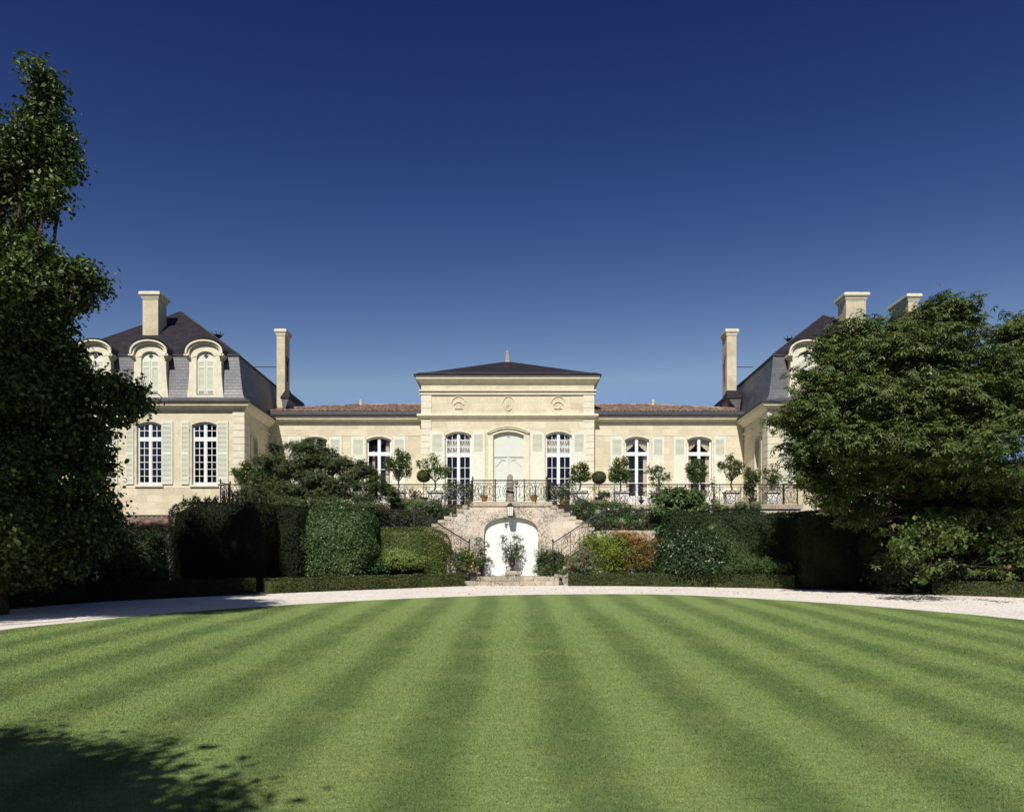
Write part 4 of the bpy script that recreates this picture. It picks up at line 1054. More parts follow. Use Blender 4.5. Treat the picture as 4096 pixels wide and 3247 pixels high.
def hedge_run(mb, path, w, h, dens=1500, size=.058, z0=0.0):
    """low clipped box hedge following a line"""
    P = np.array(path, float); seg = np.linalg.norm(np.diff(P, axis=0), axis=1); L = seg.sum(); cum = np.concatenate([[0], np.cumsum(seg)])
    n = int(L*(2*h+w)*dens); t = rng.uniform(0, L, n); x = np.interp(t, cum, P[:, 0]); y = np.interp(t, cum, P[:, 1])
    dx = np.gradient(P[:, 0], cum); dy = np.gradient(P[:, 1], cum); tx, ty = np.interp(t, cum, dx), np.interp(t, cum, dy); ll = np.hypot(tx, ty); nx, ny = ty/ll, -tx/ll
    side = rng.choice(3, n, p=np.array([h, h, w])/(2*h+w)); v = rng.random(n)
    o = np.where(side == 0, -w/2, np.where(side == 1, w/2, (v-.5)*w)); z = np.where(side == 2, h, v*h)
    bul = .04*np.sin(t*1.9)+.035*np.sin(t*4.3+1); wob = .022*np.sin(t*3.1)+.018*np.sin(t*7.3+2)
    o = o+np.sign(o)*np.where(side < 2, bul, 0)+rng.normal(0, .015, n); z = z+np.where(side == 2, wob, 0)+np.where(side == 2, rng.normal(0, .012, n), 0)
    g = np.array([gz(b) for b in y]) if z0 is None else z0
    Q = np.stack([x+nx*o, y+ny*o, z+g], 1); s = np.sign(o)
    N0 = np.where((side == 2)[:, None], np.array([[0, 0, 1.0]]), np.stack([nx*s, ny*s, np.zeros(n)], 1))
    N = norm(N0*.8+np.array([0, 0, .2])+rng.normal(size=(n, 3))*.55); leafs(mb, Q, N, size, .6)
    k = 40; V = []
    for i in range(k+1):
        tt = L*i/k; xx, yy = np.interp(tt, cum, P[:, 0]), np.interp(tt, cum, P[:, 1]); a, b = np.interp(tt, cum, dx), np.interp(tt, cum, dy); l = math.hypot(a, b); a, b = b/l, -a/l; gg = gz(yy) if z0 is None else z0
        for oo, zz in ((-.5, 0), (-.5, .95), (.5, .95), (.5, 0)): V.append((xx+a*oo*w*.76, yy+b*oo*w*.76, gg-.05+zz*h))
    f = [(i*4+j, i*4+j+1, i*4+j+5, i*4+j+4) for i in range(k) for j in range(3)]+[(0, 1, 2, 3), (k*4, k*4+1, k*4+2, k*4+3)]
    mb.add(V, f); return mb

LF = {}
LF['tulip'] = leaf_mat('tulip_tree_leaf', [(.020, .036, .008), (.034, .056, .012), (.026, .045, .010), (.060, .095, .02), (.030, .05, .011), (.12, .17, .045), (.04, .065, .014), (.20, .25, .09)], .18, .45, .25)  # mostly dark, few bright: shade and lit leaves put into the colours
LF['chestnut'] = leaf_mat('chestnut_leaf', [(.028, .052, .014), (.058, .092, .024), (.090, .130, .034), (.04, .068, .018), (.13, .17, .046), (.07, .11, .03), (.045, .078, .022), (.10, .14, .036), (.16, .11, .045)], .18, .48, .22)
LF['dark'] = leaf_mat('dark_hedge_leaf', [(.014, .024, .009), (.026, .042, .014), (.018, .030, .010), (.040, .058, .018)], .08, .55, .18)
LF['laurel'] = leaf_mat('laurel_leaf', [(.030, .058, .016), (.052, .094, .026), (.078, .13, .038), (.04, .075, .02)], .15, .42, .4)
LF['box'] = leaf_mat('box_leaf', [(.022, .038, .011), (.045, .068, .018), (.075, .10, .028), (.12, .11, .055)], .12, .55, .25)
LF['golden'] = leaf_mat('variegated_leaf', [(.035, .06, .012), (.06, .095, .018), (.09, .13, .022), (.05, .08, .016), (.28, .24, .06)], .2, .5, .3)
LF['bright'] = leaf_mat('bright_leaf', [(.10, .15, .035), (.16, .22, .06), (.21, .27, .08), (.13, .18, .05)], .2, .5, .3)
LF['lime'] = leaf_mat('lime_leaf', [(.10, .14, .02), (.17, .22, .03), (.22, .25, .045), (.13, .17, .03)], .25, .5, .3)
LF['rust'] = leaf_mat('rust_leaf', [(.34, .13, .05), (.46, .20, .075), (.38, .17, .06), (.14, .14, .035), (.42, .22, .09), (.36, .15, .055), (.48, .26, .10)], .2, .6, .2)
LF['mixed'] = leaf_mat('dull_green_leaf', [(.05, .08, .02), (.09, .12, .025), (.15, .15, .04), (.35, .15, .06), (.07, .10, .02)], .2, .6, .2)
LF['citrus'] = leaf_mat('citrus_leaf', [(.026, .055, .009), (.045, .088, .014), (.09, .14, .028), (.035, .07, .012)], .2, .35, .5)
LF['magnolia'] = leaf_mat('maple_leaf', [(.03, .048, .018), (.05, .075, .025), (.07, .10, .032), (.10, .12, .05)], .2, .5, .3)
LF['grey'] = leaf_mat('santolina_leaf', [(.11, .14, .08), (.15, .18, .10), (.10, .12, .06)], .1, .8, .1)
LF['deep'] = leaf_mat('deep_green_leaf', [(.02, .045, .015), (.035, .07, .02), (.028, .055, .018)], .12, .4, .45)
LF['shade_leaf'] = leaf_mat('shade_black_leaf', [(.006, .010, .004), (.012, .019, .007), (.008, .013, .005), (.020, .03, .010)], .05, .6, .12)  # deep shade on the hedges and right thicket put into the leaf colour
fruit_m = plain('lemon_skin', (.80, .60, .12), .45, .4, var=.08); orange_m = plain('orange_skin', (.75, .28, .03), .45, .4, var=.08)
petal_m = plain('lilac_petal', (.60, .56, .68), .7, .2, var=.1); pink_m = plain('pink_petal', (.62, .05, .16), .7, .2, var=.1); white_petal = plain('white_petal', (.7, .7, .7), .7, .2, var=.1)
def petals(mb, clumps, n, size, front=.8):
    for k in range(n):
        c, r = clumps[rng.integers(len(clumps))]; d = norm(rng.normal(size=3)); 
        if d[1] > 0 and rng.random() < front: d[1] = -d[1]
        p = c+r*d*1.04
        P = np.repeat(p[None], 6, 0)+rng.normal(size=(6, 3))*size*.35; leafs(mb, P, norm(np.array([0, -.8, .5])+rng.normal(size=(6, 3))*.6), size, .8)
    return mb
def palmate(mb, clumps, dens, per, tr, size, aspect=.3, gap=None, rough=.14, inner=.3, flat=.4, k=6, droop=.55):
    A = np.array([(r[0]*r[1]+r[1]*r[2]+r[0]*r[2])/3*4*pi for c, r in clumps]); nt = int(A.sum()*dens)
    idx = rng.choice(len(clumps), nt, p=A/A.sum()); C = np.array([clumps[i][0] for i in idx]); R = np.array([clumps[i][1] for i in idx]); d = norm(rng.normal(size=(nt, 3)))
    q_ = 1+rough*rng.normal(size=(nt, 1)); q_ = np.where(rng.random((nt, 1)) < inner, rng.uniform(.3, .95, (nt, 1)), q_); P = C+R*d*q_
    if gap:
        wl, thr = gap; s = np.zeros(nt)
        for _ in range(9):
            v = norm(rng.normal(size=3))*2*pi/(wl*rng.uniform(.7, 1.5)); s += np.sin(P@v+rng.uniform(0, 6.3))
        m = s > thr; P, d, nt = P[m], d[m], int(m.sum())
    P = np.repeat(P, per, 0); D = np.repeat(d, per, 0); n = len(P); off = rng.normal(size=(n, 3))*tr; off[:, 2] *= flat; P = P+off
    U = norm(D*.5+np.array([0, 0, .8])+rng.normal(size=(n, 3))*.3); A_ = norm(np.cross(U, rng.normal(size=(n, 3)))); B_ = np.cross(U, A_)
    s0 = size*rng.uniform(.7, 1.25, (n, 1)); V = []
    for j in range(k):
        a = 2*pi*j/k; dr = norm(A_*cos(a)+B_*sin(a)-U*droop*rng.uniform(.4, 1.5, (n, 1))); S = np.cross(U, dr)
        s = s0*rng.uniform(.75, 1.1, (n, 1)); mid = P+dr*s*.6+U*s*.06
        V.append(np.stack([P, mid-S*s*aspect*.5, P+dr*s, mid+S*s*aspect*.5], 1))
    V = np.concatenate(V, 0).reshape(-1, 3); mb.add(V, np.arange(len(V)).reshape(-1, 4)); return mb
def trunk_to(mb, base, top, r0, r1, n=7, wob=.05):
    b, t = np.array(base, float), np.array(top, float); P = [b+(t-b)*u+(rng.normal(0, wob, 3)*(0 < u < 1)) for u in np.linspace(0, 1, 6)]; mb.tube(P, [r0, r1], n); return mb
# ================================================================ potted plants on the terrace
M['planter'] = plain('pale_planter_stone', (.74, .71, .66), .85, .2, var=.12, scale=5)
PYp = 39.95
def planter_box(mb, x, y, z, w=.36, h=.72):
    p = [(w*1.18, z), (w*1.18, z+.05), (w*1.22, z+.06), (w*1.36, z+h-.12), (w*1.48, z+h-.11), (w*1.52, z+h-.02), (w*1.42, z+h)]
    mb.lathe(x, y, p, 4, True); mb.lathe(x, y, [(w*1.28, z+h-.04), (w*1.28, z+h+.01)], 4, True)
    for s in (-1, 1): mb.box(x+s*w*.5-.06, x+s*w*.5+.06, y-w*.8, y-w*.6, z-.0, z+.02)
    return mb
def citrus(label, vx, vy, rx, ry, fruits=0, pot='planter', lean=0., k=4, Y=PYp, potx=None, dens=60, group='citrus trees in pale planters', seed=0, size=.095):
    px_ = vx*1.9; x, _, z = at((potx or vx)*1.9, 2018, Y); z = TZ
    T = thing('potted_citrus_tree', label, 'citrus tree', (x, Y, z), group)
    if pot == 'planter': planter_box(MB(), x, Y, z).build('planter', M['planter'], T); zt = z+.72
    else:
        MB().lathe(x, Y, [(.16, z), (.17, z+.03), (.21, z+.28), (.24, z+.30), (.24, z+.34), (.20, z+.35)], 14).build('pot', M['dark_iron'], T); zt = z+.34
    c0 = at(px_, vy*1.9, Y); kk = 1.9*Y/F; RX, RZ = rx*kk, ry*kk
    cls = [ell((c0[0]+rng.uniform(-.2, .2)*RX, Y, c0[2]-RZ*rng.uniform(-.1, .2)), (RX*.38, RX*.4, RZ*.38))]
    for i in range(k+2):
        a = 2*pi*i/(k+2)+rng.uniform(-.5, .5); cls.append(ell((c0[0]+RX*rng.uniform(.5, .8)*cos(a), Y+rng.uniform(-.35, .35)*RX, c0[2]+RZ*rng.uniform(.4, .75)*sin(a)), (RX*rng.uniform(.24, .40), RX*.34, RZ*rng.uniform(.24, .38))))
    m = MB(); hub = (c0[0]-lean*0, Y, min(c0[2]-RZ*.35, zt+.5) if c0[2]-RZ*.35 > zt+.1 else zt+.12)
    trunk_to(m, (x, Y, zt-.1), hub, .05, .04, wob=.02)
    for c, r in cls[1:]: trunk_to(m, hub, c, .028, .01, 5, .04)
    m.build('trunk', M['bark'], T)
    mb = MB(); crown(mb, cls, dens, 14, .06, size, .42, bias=(0, 0, .4), w=.8, flat=1, inner=.3, rough=.10)
    mb.build('crown', LF['citrus'], T)
    for i in range(fruits):
        c, r = cls[rng.integers(len(cls))]; d = norm(rng.normal(size=3)); d[1] = -abs(d[1])-.2; d[2] -= .15; d = norm(d); p = c+r*d*1.05
        MB().ball(p, (.042, .042, .048), 8).build('lemon', fruit_m, T, True)
    return T
def topiary(label, vx, vy, r, potx, vpot, kind, Y=PYp):
    x, _, _ = at(vx*1.9, 2018, Y); z = TZ; T = thing('ball_topiary', label, 'topiary', (x, Y, z), 'ball topiaries on thin stems')
    m = MB().lathe(x, Y, [(.15, z), (.16, z+.02), (.14, z+.05), (.19, z+.33), (.25, z+.36), (.25, z+.40), (.2, z+.41)], 14); m.build('pot', M['dark_iron'], T)
    c = at(vx*1.9, vy*1.9, Y); R = r*1.9*Y/F
    trunk_to(MB(), (x, Y, z+.35), (c[0], Y, c[2]-R*.6), .022, .018, 6, .01).build('stem', M['bark'], T)
    hedge_block(MB(), c, (R*1.02, R*.95, R*.90), p=2, dens=1500, size=.032, jit=.008, lump=.0, bottom=True, core=.95).build('crown', LF['box'], T)
    return T
citrus('bushy lemon tree in a pale planter at the far left end of the terrace', 524, 999, 38, 27, 7, potx=507, Y=39.8)
citrus('round dense lemon tree with three pale lemons just right of the leafy maple', 839, 979, 27, 31, 4, k=5)
topiary('clipped ball topiary left of the stairs, below an orange-laden spreading tree', 892, 1002, 14.5, 0, 0, 0)
citrus('spreading three-branched lemon tree left of the stairs in a square planter', 916, 983, 36, 29, 12, k=3, dens=32)
citrus('dense lemon tree full of fruit just right of the stairs', 1221, 998, 24, 28, 24, k=5)
topiary('clipped ball topiary right of the stairs between two lemon trees', 1261, 1005, 15, 0, 0, 0)
citrus('twin-headed lemon tree full of fruit before the first window right of the pavilion', 1307, 991, 28, 29, 18, k=5)
citrus('sparse forked lemon tree between the two tall windows right of the pavilion', 1387, 999, 28, 28, 8, k=3, dens=28)
citrus('citrus tree in front of the last tall window before the right wing', 1468, 991, 23, 25, 0, k=5)
citrus('open flat-topped citrus tree near the right end of the long range', 1540, 983, 29, 25, 2, k=5, dens=34)
citrus('low bushy citrus in a dark pot near the right wing', 1584, 1015, 21, 34, 2, pot='dark', k=5, group='citrus in dark pots', Y=39.75)
citrus('leaning crooked citrus tree at the right end of the terrace', 1624, 1001, 23, 24, 0, k=3, dens=30, lean=.1)
def small_pot(name, label, cat, vx, vtop, r, h, kind='bush', Y=39.75, mat='deep', potmat='dark_iron'):
    x = atx(vx*1.9, Y); z = TZ; T = thing(name, label, cat, (x, Y, z))
    MB().lathe(x, Y, [(.10, z), (.11, z+.03), (.05, z+.07), (.06, z+.10), (.14, z+.20), (.17, z+.24), (.17, z+.26), (.1, z+.27)], 12).build('pot', M[potmat], T)
    zt = atz(vtop*1.9, Y); R = r*1.9*Y/F; zc = (zt+z+.2)/2; hz = (zt-z-.2)/2
    m = MB()
    for i in range(4): trunk_to(m, (x, Y, z+.2), (x+rng.uniform(-.6, .6)*R, Y+rng.uniform(-.3, .3)*R, zc+hz*.5), .014, .006, 5, .02)
    m.build('stems', M['bark'], T)
    cls = [ell((x+rng.uniform(-.4, .4)*R, Y+rng.uniform(-.3, .3)*R, zc+rng.uniform(-.6, .6)*hz), (R*.6, R*.6, hz*.5)) for i in range(6)]
    crown(MB(), cls, 26 if kind == 'bush' else 9, 12, .05, .065, .5, w=.6, bias=(0, 0, -.3), inner=.4).build('foliage', LF[mat], T)
small_pot('potted_camellia', 'small dark leafy shrub in a black pot by the square planters left of the stairs', 'potted shrub', 873, 1027, 15, 0)
small_pot('potted_shrub', 'rounded dark shrub in a black urn right of the stairs below the ball topiary', 'potted shrub', 1272, 1035, 19, 0)
small_pot('potted_plant', 'narrow trailing plant in a dark urn before the first window right of the pavilion', 'potted plant', 1350, 1022, 9, 0, 'thin', mat='deep')
small_pot('potted_plant', 'thin wispy plant in a small black bowl before the last tall window', 'potted plant', 1502, 1005, 12, 0, 'thin', mat='citrus')
for vx, w in ((934+128, 'left'), (1190-54, 'right')):
    pass
for px0, w in ((1937, 'left of the carved post'), (2136, 'right of the carved post')):
    x = atx(px0, 38.6); z = TZ-.02; Y = 38.6
    T = thing('terracotta_pot', 'small terracotta pot with a dry sprig behind the railing '+w, 'flower pot', (x, Y, z))
    MB().lathe(x, Y, [(.10, z), (.16, z+.30), (.19, z+.31), (.19, z+.37), (.15, z+.38)], 14).build('pot', M['terracotta'], T)
    crown(MB(), [ell((x-.08, Y, z+.42), (.16, .12, .10))], 90, 9, .04, .06, .35).build('foliage', LF['mixed'], T)
for (vx, vy, rx, ry, w) in ((963, 1036, 36, 23, 'left'), (1183, 1034, 38, 24, 'right')):
    Y = 38.6; c = at(vx*1.9, vy*1.9, Y); T = thing('plumbago_shrub', 'loose shrub with pale lilac flowers at the %s side of the landing' % w, 'flowering shrub', (c[0], Y, 2.62))
    k = 1.9*Y/F; cls = [ell((c[0]+rng.uniform(-.62, .62)*rx*k, Y+rng.uniform(-.3, .3), c[2]+rng.uniform(-.6, .5)*ry*k), (rx*k*.42, .4, ry*k*.5)) for i in range(9)]
    m = MB()
    for i in range(7): trunk_to(m, (c[0]+rng.uniform(-.2, .2), Y, 2.6), (c[0]+rng.uniform(-.5, .5)*rx*k, Y, c[2]), .02, .008, 5)
    m.build('stems', M['bark'], T)
    crown(MB(), cls, 22, 14, .08, .06, .4, bias=(0, 0, 1), w=.5, inner=.3).build('foliage', LF['laurel'], T)
    petals(MB(), cls, 80, .035).build('flowers', petal_m, T)

# ================================================================ urns, lamps, plants at the foot of the stairs
def urn(T, x, y, z, s=1.0):
    p = [(.15, 0), (.15, .06), (.10, .08), (.06, .14), (.045, .22), (.06, .27), (.13, .31), (.20, .40), (.215, .46), (.20, .49), (.185, .52), (.19, .70), (.215, .86), (.25, .90), (.25, .93), (.20, .94)]
    MB().lathe(x, y, [(r*s, z+h*s) for r, h in p], 18).build('urn', M['dark_iron'], T, False)
    m = MB()
    for sd in (-1, 1): m.tube([(x+sd*.20*s, y, z+.45*s), (x+sd*.27*s, y, z+.48*s), (x+sd*.26*s, y, z+.58*s), (x+sd*.19*s, y, z+.60*s)], .012*s, 5)
    m.build('urn_handle', M['dark_iron'], T)
Y = 37.15; x = atx(2049, Y); zb = LZ
PL_ = MB(); pts = [(.36, zb-.01), (.36, zb+.08), (.30, zb+.16), (.27, zb+.24), (.26, zb+.255)]
PL_.lathe(x, Y, pts, 10); tag(PL_.build('stone_plinth', M['step_stone'], None), 'rough mossy stone block under the central urn', 'plinth')
T = thing('urn_plant', 'black cast iron urn with a leafy branching plant before the white gate', 'urn with plant', (x, Y, zb+.255))
urn(T, x, Y, zb+.255, .72)
zt = zb+.255+.68; cls = [cl(1058, 1135, 10, 8, Y, .15), cl(1068, 1150, 12, 9, Y, .15), cl(1090, 1140, 12, 14, Y, .2), cl(1082, 1128, 8, 8, Y, .15), cl(1093, 1151, 9, 9, Y, .15), cl(1076, 1163, 15, 12, Y, .25), cl(1067, 1170, 10, 10, Y, .2), cl(1088, 1172, 9, 9, Y, .2), cl(1085, 1162, 8, 12, Y, .15)]
m = MB()
for c, r in cls: trunk_to(m, (x, Y, zt-.05), c, .018, .007, 5, .03)
m.build('stems', M['bark'], T)
crown(MB(), cls, 34, 8, .05, .085, .42, bias=(0, 0, -.2), w=.5, inner=.35).build('foliage', LF['laurel'], T)
# moss and small ferns round the plinth
crown(MB(), [ell((x-.1, Y-.28, zb+.03), (.42, .14, .07)), ell((x+.12, Y-.30, zb+.04), (.2, .1, .09))], 160, 8, .03, .035, .4).build('moss', LF['grey'], None)
bpy.data.objects['moss']['kind'] = 'stuff'; tag(bpy.data.objects['moss'], 'low grey green moss and weeds round the plinth of the central urn', 'moss')
for px_, w, cs_ in ((1927, 'left', [cl(1007, 1135, 9, 6, 36.9, .15), cl(1013, 1146, 13, 10, 36.9, .2), cl(1022, 1150, 10, 8, 36.9, .2), cl(1010, 1160, 12, 8, 36.9, .2), cl(1018, 1172, 13, 12, 36.9, .25), cl(1024, 1182, 10, 7, 36.9, .2), cl(1005, 1178, 8, 12, 36.9, .2)]),
                    (2180, 'right', [cl(1136, 1168, 9, 16, 36.9, .2), cl(1148, 1172, 12, 12, 36.9, .25), cl(1145, 1160, 9, 9, 36.9, .2), cl(1160, 1170, 12, 10, 36.9, .25), cl(1158, 1180, 12, 10, 36.9, .25)])):
    Y = 36.95; x = atx(px_, Y)
    T = thing('urn_plant', ('black urn holding a tall climbing plant at the left of the white gate' if w == 'left' else 'black urn holding a low bushy plant at the right of the white gate'), 'urn with plant', (x, Y, LZ))
    urn(T, x, Y, LZ, .66 if w == 'left' else .62); zt = LZ+.6
    m = MB()
    for c, r in cs_: trunk_to(m, (x, Y, zt-.05), c, .016, .006, 5, .03)
    m.build('stems', M['bark'], T)
    crown(MB(), cs_, 34, 9, .05, .065, .5, inner=.35).build('foliage', LF['deep'], T)
for px_, py_ in ((1864, 2323), (2243, 2323)):
    x, y = atx(px_, 36.45), 36.5; z = .21
    T = thing('ground_spotlight', 'small dark hooded garden light on the step edge at the %s' % ('left' if px_ < 2000 else 'right'), 'garden light', (x, y, z), None)
    MB().lathe(x, y, [(.14, z-.21), (.13, z-.10), (.07, z+.0), (.05, z+.02)], 14).build('hood', M['lead'], T)
    MB().tube([(x, y, z), (x, y, z+.10)], .02, 6).lathe(x, y, [(.06, z+.08), (.07, z+.14), (.03, z+.15)], 10).build('lamp_head', M['iron'], T)
# shrubs flanking the stairs
def shrub(name, label, cat, clumps, mat, dens=24, per=14, tr=.10, size=.07, aspect=.55, core=.72, flowers=None, base=None, fruit=0, group=None, front=.5, bias=None, w=0., stems=4, inner=.15, rough=.08, parts=True):
    C = np.array([c for c, r in clumps]); R = np.array([r for c, r in clumps]); b = (float(C[:, 0].mean()), float(C[:, 1].mean()), float((C-R)[:, 2].min()) if base is None else base)
    T = thing(name, label, cat, b, group)
    m = MB()
    for i in range(stems):
        c, r = clumps[rng.integers(len(clumps))]; trunk_to(m, (b[0]+rng.uniform(-.2, .2), b[1], b[2]-.1), c, .04, .012, 5, .05)
    m.build('stems', M['bark'], T)
    crown(MB(), clumps, dens, per, tr, size, aspect, bias, w, .8, inner, .45, rough, .1, core, front).build('foliage', LF[mat], T)
    if flowers: petals(MB(), clumps, flowers[0], flowers[1]).build('flowers', flowers[2], T)
    for i in range(fruit):
        c, r = clumps[rng.integers(len(clumps))]; d = norm(rng.normal(size=3)); d[1] = -abs(d[1])-.3; d = norm(d); MB().ball(c+r*d*1.04, (.045, .045, .045), 8).build('orange_fruit', orange_m, T, True)
    return T
shrub('orange_shrub', 'small orange tree bush with orange fruit left of the front steps', 'fruit shrub', [cl(972, 1172, 20, 18, 36.3), cl(990, 1178, 20, 18, 36.4), cl(962, 1188, 14, 14, 36.2), cl(985, 1192, 18, 10, 36.3), cl(1004, 1180, 10, 16, 36.4), cl(982, 1163, 14, 10, 36.5)], 'laurel', fruit=16, size=.075, core=.5)
shrub('low_shrub', 'bushy green shrub right of the white gate behind the right urn', 'shrub', [cl(1134, 1182, 8, 16, 37.2), cl(1145, 1172, 14, 14, 37.2), cl(1165, 1170, 16, 14, 37.2), cl(1180, 1172, 14, 12, 37.1), cl(1190, 1180, 14, 12, 37), cl(1172, 1188, 18, 12, 37), cl(1150, 1192, 16, 10, 37)], 'laurel', size=.07, core=.6)
shrub('low_shrub', 'dark ground plants with small leaves at the right end of the front steps', 'shrub', [cl(1128, 1203, 10, 5, 36.9), cl(1142, 1202, 12, 5, 36.9), cl(1158, 1203, 10, 5, 36.8), cl(1185, 1203, 20, 12, 36.6), cl(1200, 1195, 12, 10, 36.6)], 'laurel', size=.05, core=.5)
shrub('pink_flower_shrub', 'willowy shrub with small deep pink flower heads right of the stairs', 'flowering shrub', [cl(1212, 1175, 16, 14, 36.4), cl(1232, 1168, 16, 14, 36.5), cl(1245, 1180, 14, 16, 36.4), cl(1218, 1190, 18, 14, 36.3), cl(1240, 1196, 16, 10, 36.3), cl(1205, 1186, 10, 12, 36.4)], 'grey', size=.11, aspect=.28, bias=(0, 0, -1), w=1.2, flowers=(26, .038, pink_m), core=.6, dens=18)
# banks of shrubs between the terrace and the middle path
shrub('bank_shrub', 'dark green shrubs on the bank left of the upper stairs', 'shrub', [cl(905, 1068, 34, 14, 38.4), cl(870, 1078, 34, 16, 38.4), cl(925, 1080, 20, 18, 38.4), cl(935, 1090, 16, 14, 38.4), cl(880, 1095, 36, 14, 38.3), cl(905, 1100, 20, 12, 38.2)], 'laurel', core=.8, size=.08)
shrub('bank_shrub', 'dark green shrubs on the bank right of the upper stairs', 'shrub', [cl(1215, 1075, 16, 16, 38.4), cl(1232, 1085, 16, 16, 38.4), cl(1262, 1082, 28, 20, 38.4), cl(1300, 1078, 30, 18, 38.4), cl(1335, 1084, 28, 18, 38.4), cl(1268, 1100, 30, 16, 38.2), cl(1310, 1100, 34, 16, 38.2), cl(1350, 1100, 30, 18, 38.2)], 'laurel', core=.8, size=.08, flowers=(8, .06, white_petal))
for (w, L) in (('left of the stairs', [(845, 1057, 30, 9), (880, 1058, 22, 9), (912, 1060, 18, 9)]), ('right of the stairs', [(1225, 1058, 20, 9), (1262, 1060, 24, 9), (1290, 1062, 20, 8)]), ('near the right end of the terrace', [(1452, 1064, 18, 12), (1478, 1066, 20, 11), (1508, 1062, 10, 12), (1520, 1070, 20, 8), (1560, 1064, 16, 11), (1590, 1064, 14, 11)])):
    shrub('santolina', 'grey green cushion plants spilling over the terrace coping '+w, 'cushion plant', [cl(a, b, c_, d, 39.05, .3) for a, b, c_, d in L], 'grey', dens=60, per=12, tr=.05, size=.045, core=.85, stems=1)
# tufts growing out of the stair wall
for i, (vx, vy, rx, ry, mt) in enumerate(((990, 1029+0, 4, 5, 'mixed'), (1185, 1058, 13, 11, 'mixed'), (955, 1076, 5, 9, 'golden'), (985, 1050+12, 3, 3, 'lime'), (1125, 1050, 5, 3, 'lime'), (1063, 1094-3, 5, 3, 'lime'), (989, 1027+29, 7, 6, 'mixed'))):
    c = cl(vx, vy, rx, ry, 37.42, .10); mb = MB(); crown(mb, [c], 120, 10, .03, .045, .5, inner=.3, core=.4)
    o = mb.build('wall_fern', LF[mt], None); tag(o, ['tiny fern left of the lantern', 'large brown green fern on the stair wall right of the gate', 'yellowish tuft in the joint left of the gate', 'small lime tuft in the wall high above the gate on the left', 'small lime tuft right of the lantern', 'small moss tuft hanging at the crown of the arch', 'brown moss tuft near the top of the wall left of the lantern'][i], 'wall plant', 'tufts rooted in the stair wall')

# ================================================================ hedges
def solid_hedge(name, label, cat, v0, v1, vt, vb, Y, dep, mat, p=7, dens=260, size=.055, zb=None, lump=.04, sprigs=0, jit=.03, clip=None):
    k = 1.9*Y/F; x0, _, zt = at(v0*1.9, vt*1.9, Y); x1, _, zbb = at(v1*1.9, vb*1.9, Y); z0 = zb if zb is not None else zbb
    c = ((x0+x1)/2, Y+dep/2, (z0+zt)/2); h = ((x1-x0)/2, dep/2, (zt-z0)/2)
    T = thing(name, label, cat, (c[0], c[1], z0))
    m = MB(); [trunk_to(m, (c[0]+t*h[0]*.6, c[1], z0-.1), (c[0]+t*h[0]*.7, c[1], c[2]), .06, .03, 5) for t in (-.8, 0, .8)]; m.build('stems', M['bark'], T)
    mb = hedge_block(MB(), c, h, p, dens, size, lump=lump, jit=jit)
    mb.build('foliage', LF[mat], T)
    if sprigs:
        sp_ = MB(); st = MB()
        for i in range(sprigs):
            u = rng.random(); x = c[0]+rng.uniform(-.85, 1.0)*h[0]; L = rng.uniform(.15, .35)+.55*max(0, 1-abs((x-c[0])/h[0]-.35)*1.6)*rng.random(); y = c[1]+rng.uniform(-.9, .5)*h[1]
            tp = (x+rng.normal(0, .06), y, zt+L); st.tube([(x, y, zt-.1), tp], [.012, .005], 4)
            n = 46; t = rng.random(n); P = np.array([x, y, zt-.05])+(np.array(tp)-np.array([x, y, zt-.05]))*t[:, None]+rng.normal(0, .035, (n, 3)); leafs(sp_, P, norm(rng.normal(size=(n, 3))), .075, .5, bias=(0, 0, 1), w=1.2)
        sp_.build('young_shoots', LF[mat], T); st.build('shoot_stems', M['bark'], T)
    return T
solid_hedge('tall_hedge', 'tall hedge coloured as in deep shade with ragged shoots on top', 'hedge', 344, 560, 1054, 1256, 32.2, 3.2, 'shade_leaf', dens=390, size=.07, zb=-.35, sprigs=60)
solid_hedge('tall_hedge', 'dark shaded hedge right of the ragged one, behind the large rounded bush', 'hedge', 548, 640, 1062, 1250, 33.4, 3.2, 'shade_leaf', dens=390, size=.07, zb=-.25, p=5)
solid_hedge('rounded_bush', 'large clipped rounded bush of glossy leaves in full sun left of the stairs', 'clipped bush', 614, 776, 1063, 1218, 33.6, 3.4, 'laurel', p=3.4, dens=494, size=.085, zb=-.25, lump=.07, jit=.05)
solid_hedge('clipped_hedge', 'clipped hedge with yellow flecked leaves rounded toward the stairs', 'hedge', 740, 946, 1109, 1215, 35.9, 1.6, 'golden', p=3.6, dens=676, size=.06, zb=-.2, lump=.03)
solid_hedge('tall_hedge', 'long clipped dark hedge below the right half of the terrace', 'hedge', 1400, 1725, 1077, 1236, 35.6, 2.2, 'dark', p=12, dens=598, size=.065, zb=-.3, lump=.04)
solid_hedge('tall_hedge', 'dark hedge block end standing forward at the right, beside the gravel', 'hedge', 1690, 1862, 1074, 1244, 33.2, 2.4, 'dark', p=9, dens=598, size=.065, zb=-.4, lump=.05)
mb = MB(); LH = thing('box_hedge', 'low clipped box hedge left of the front steps', 'low hedge', (-5, 34.5, 0), None)
hedge_run(mb, [(-9.9, 31.3), (-8.2, 32.5), (-6.4, 33.7), (-4.4, 34.9), (-2.35, 36.0)], .75, .56, z0=None).build('foliage', LF['box'], LH)
LH = thing('box_hedge', 'long low clipped box hedge right of the front steps', 'low hedge', (7, 36, 0), None)
hedge_run(MB(), [(2.62, 36.25), (5, 36.1), (7.5, 35.65), (10, 34.95), (12.4, 33.95)], .75, .58, z0=None).build('foliage', LF['box'], LH)
LH = thing('box_hedge', 'short low box hedge at the far right under the big tree', 'low hedge', (18, 29.5, 0), None)
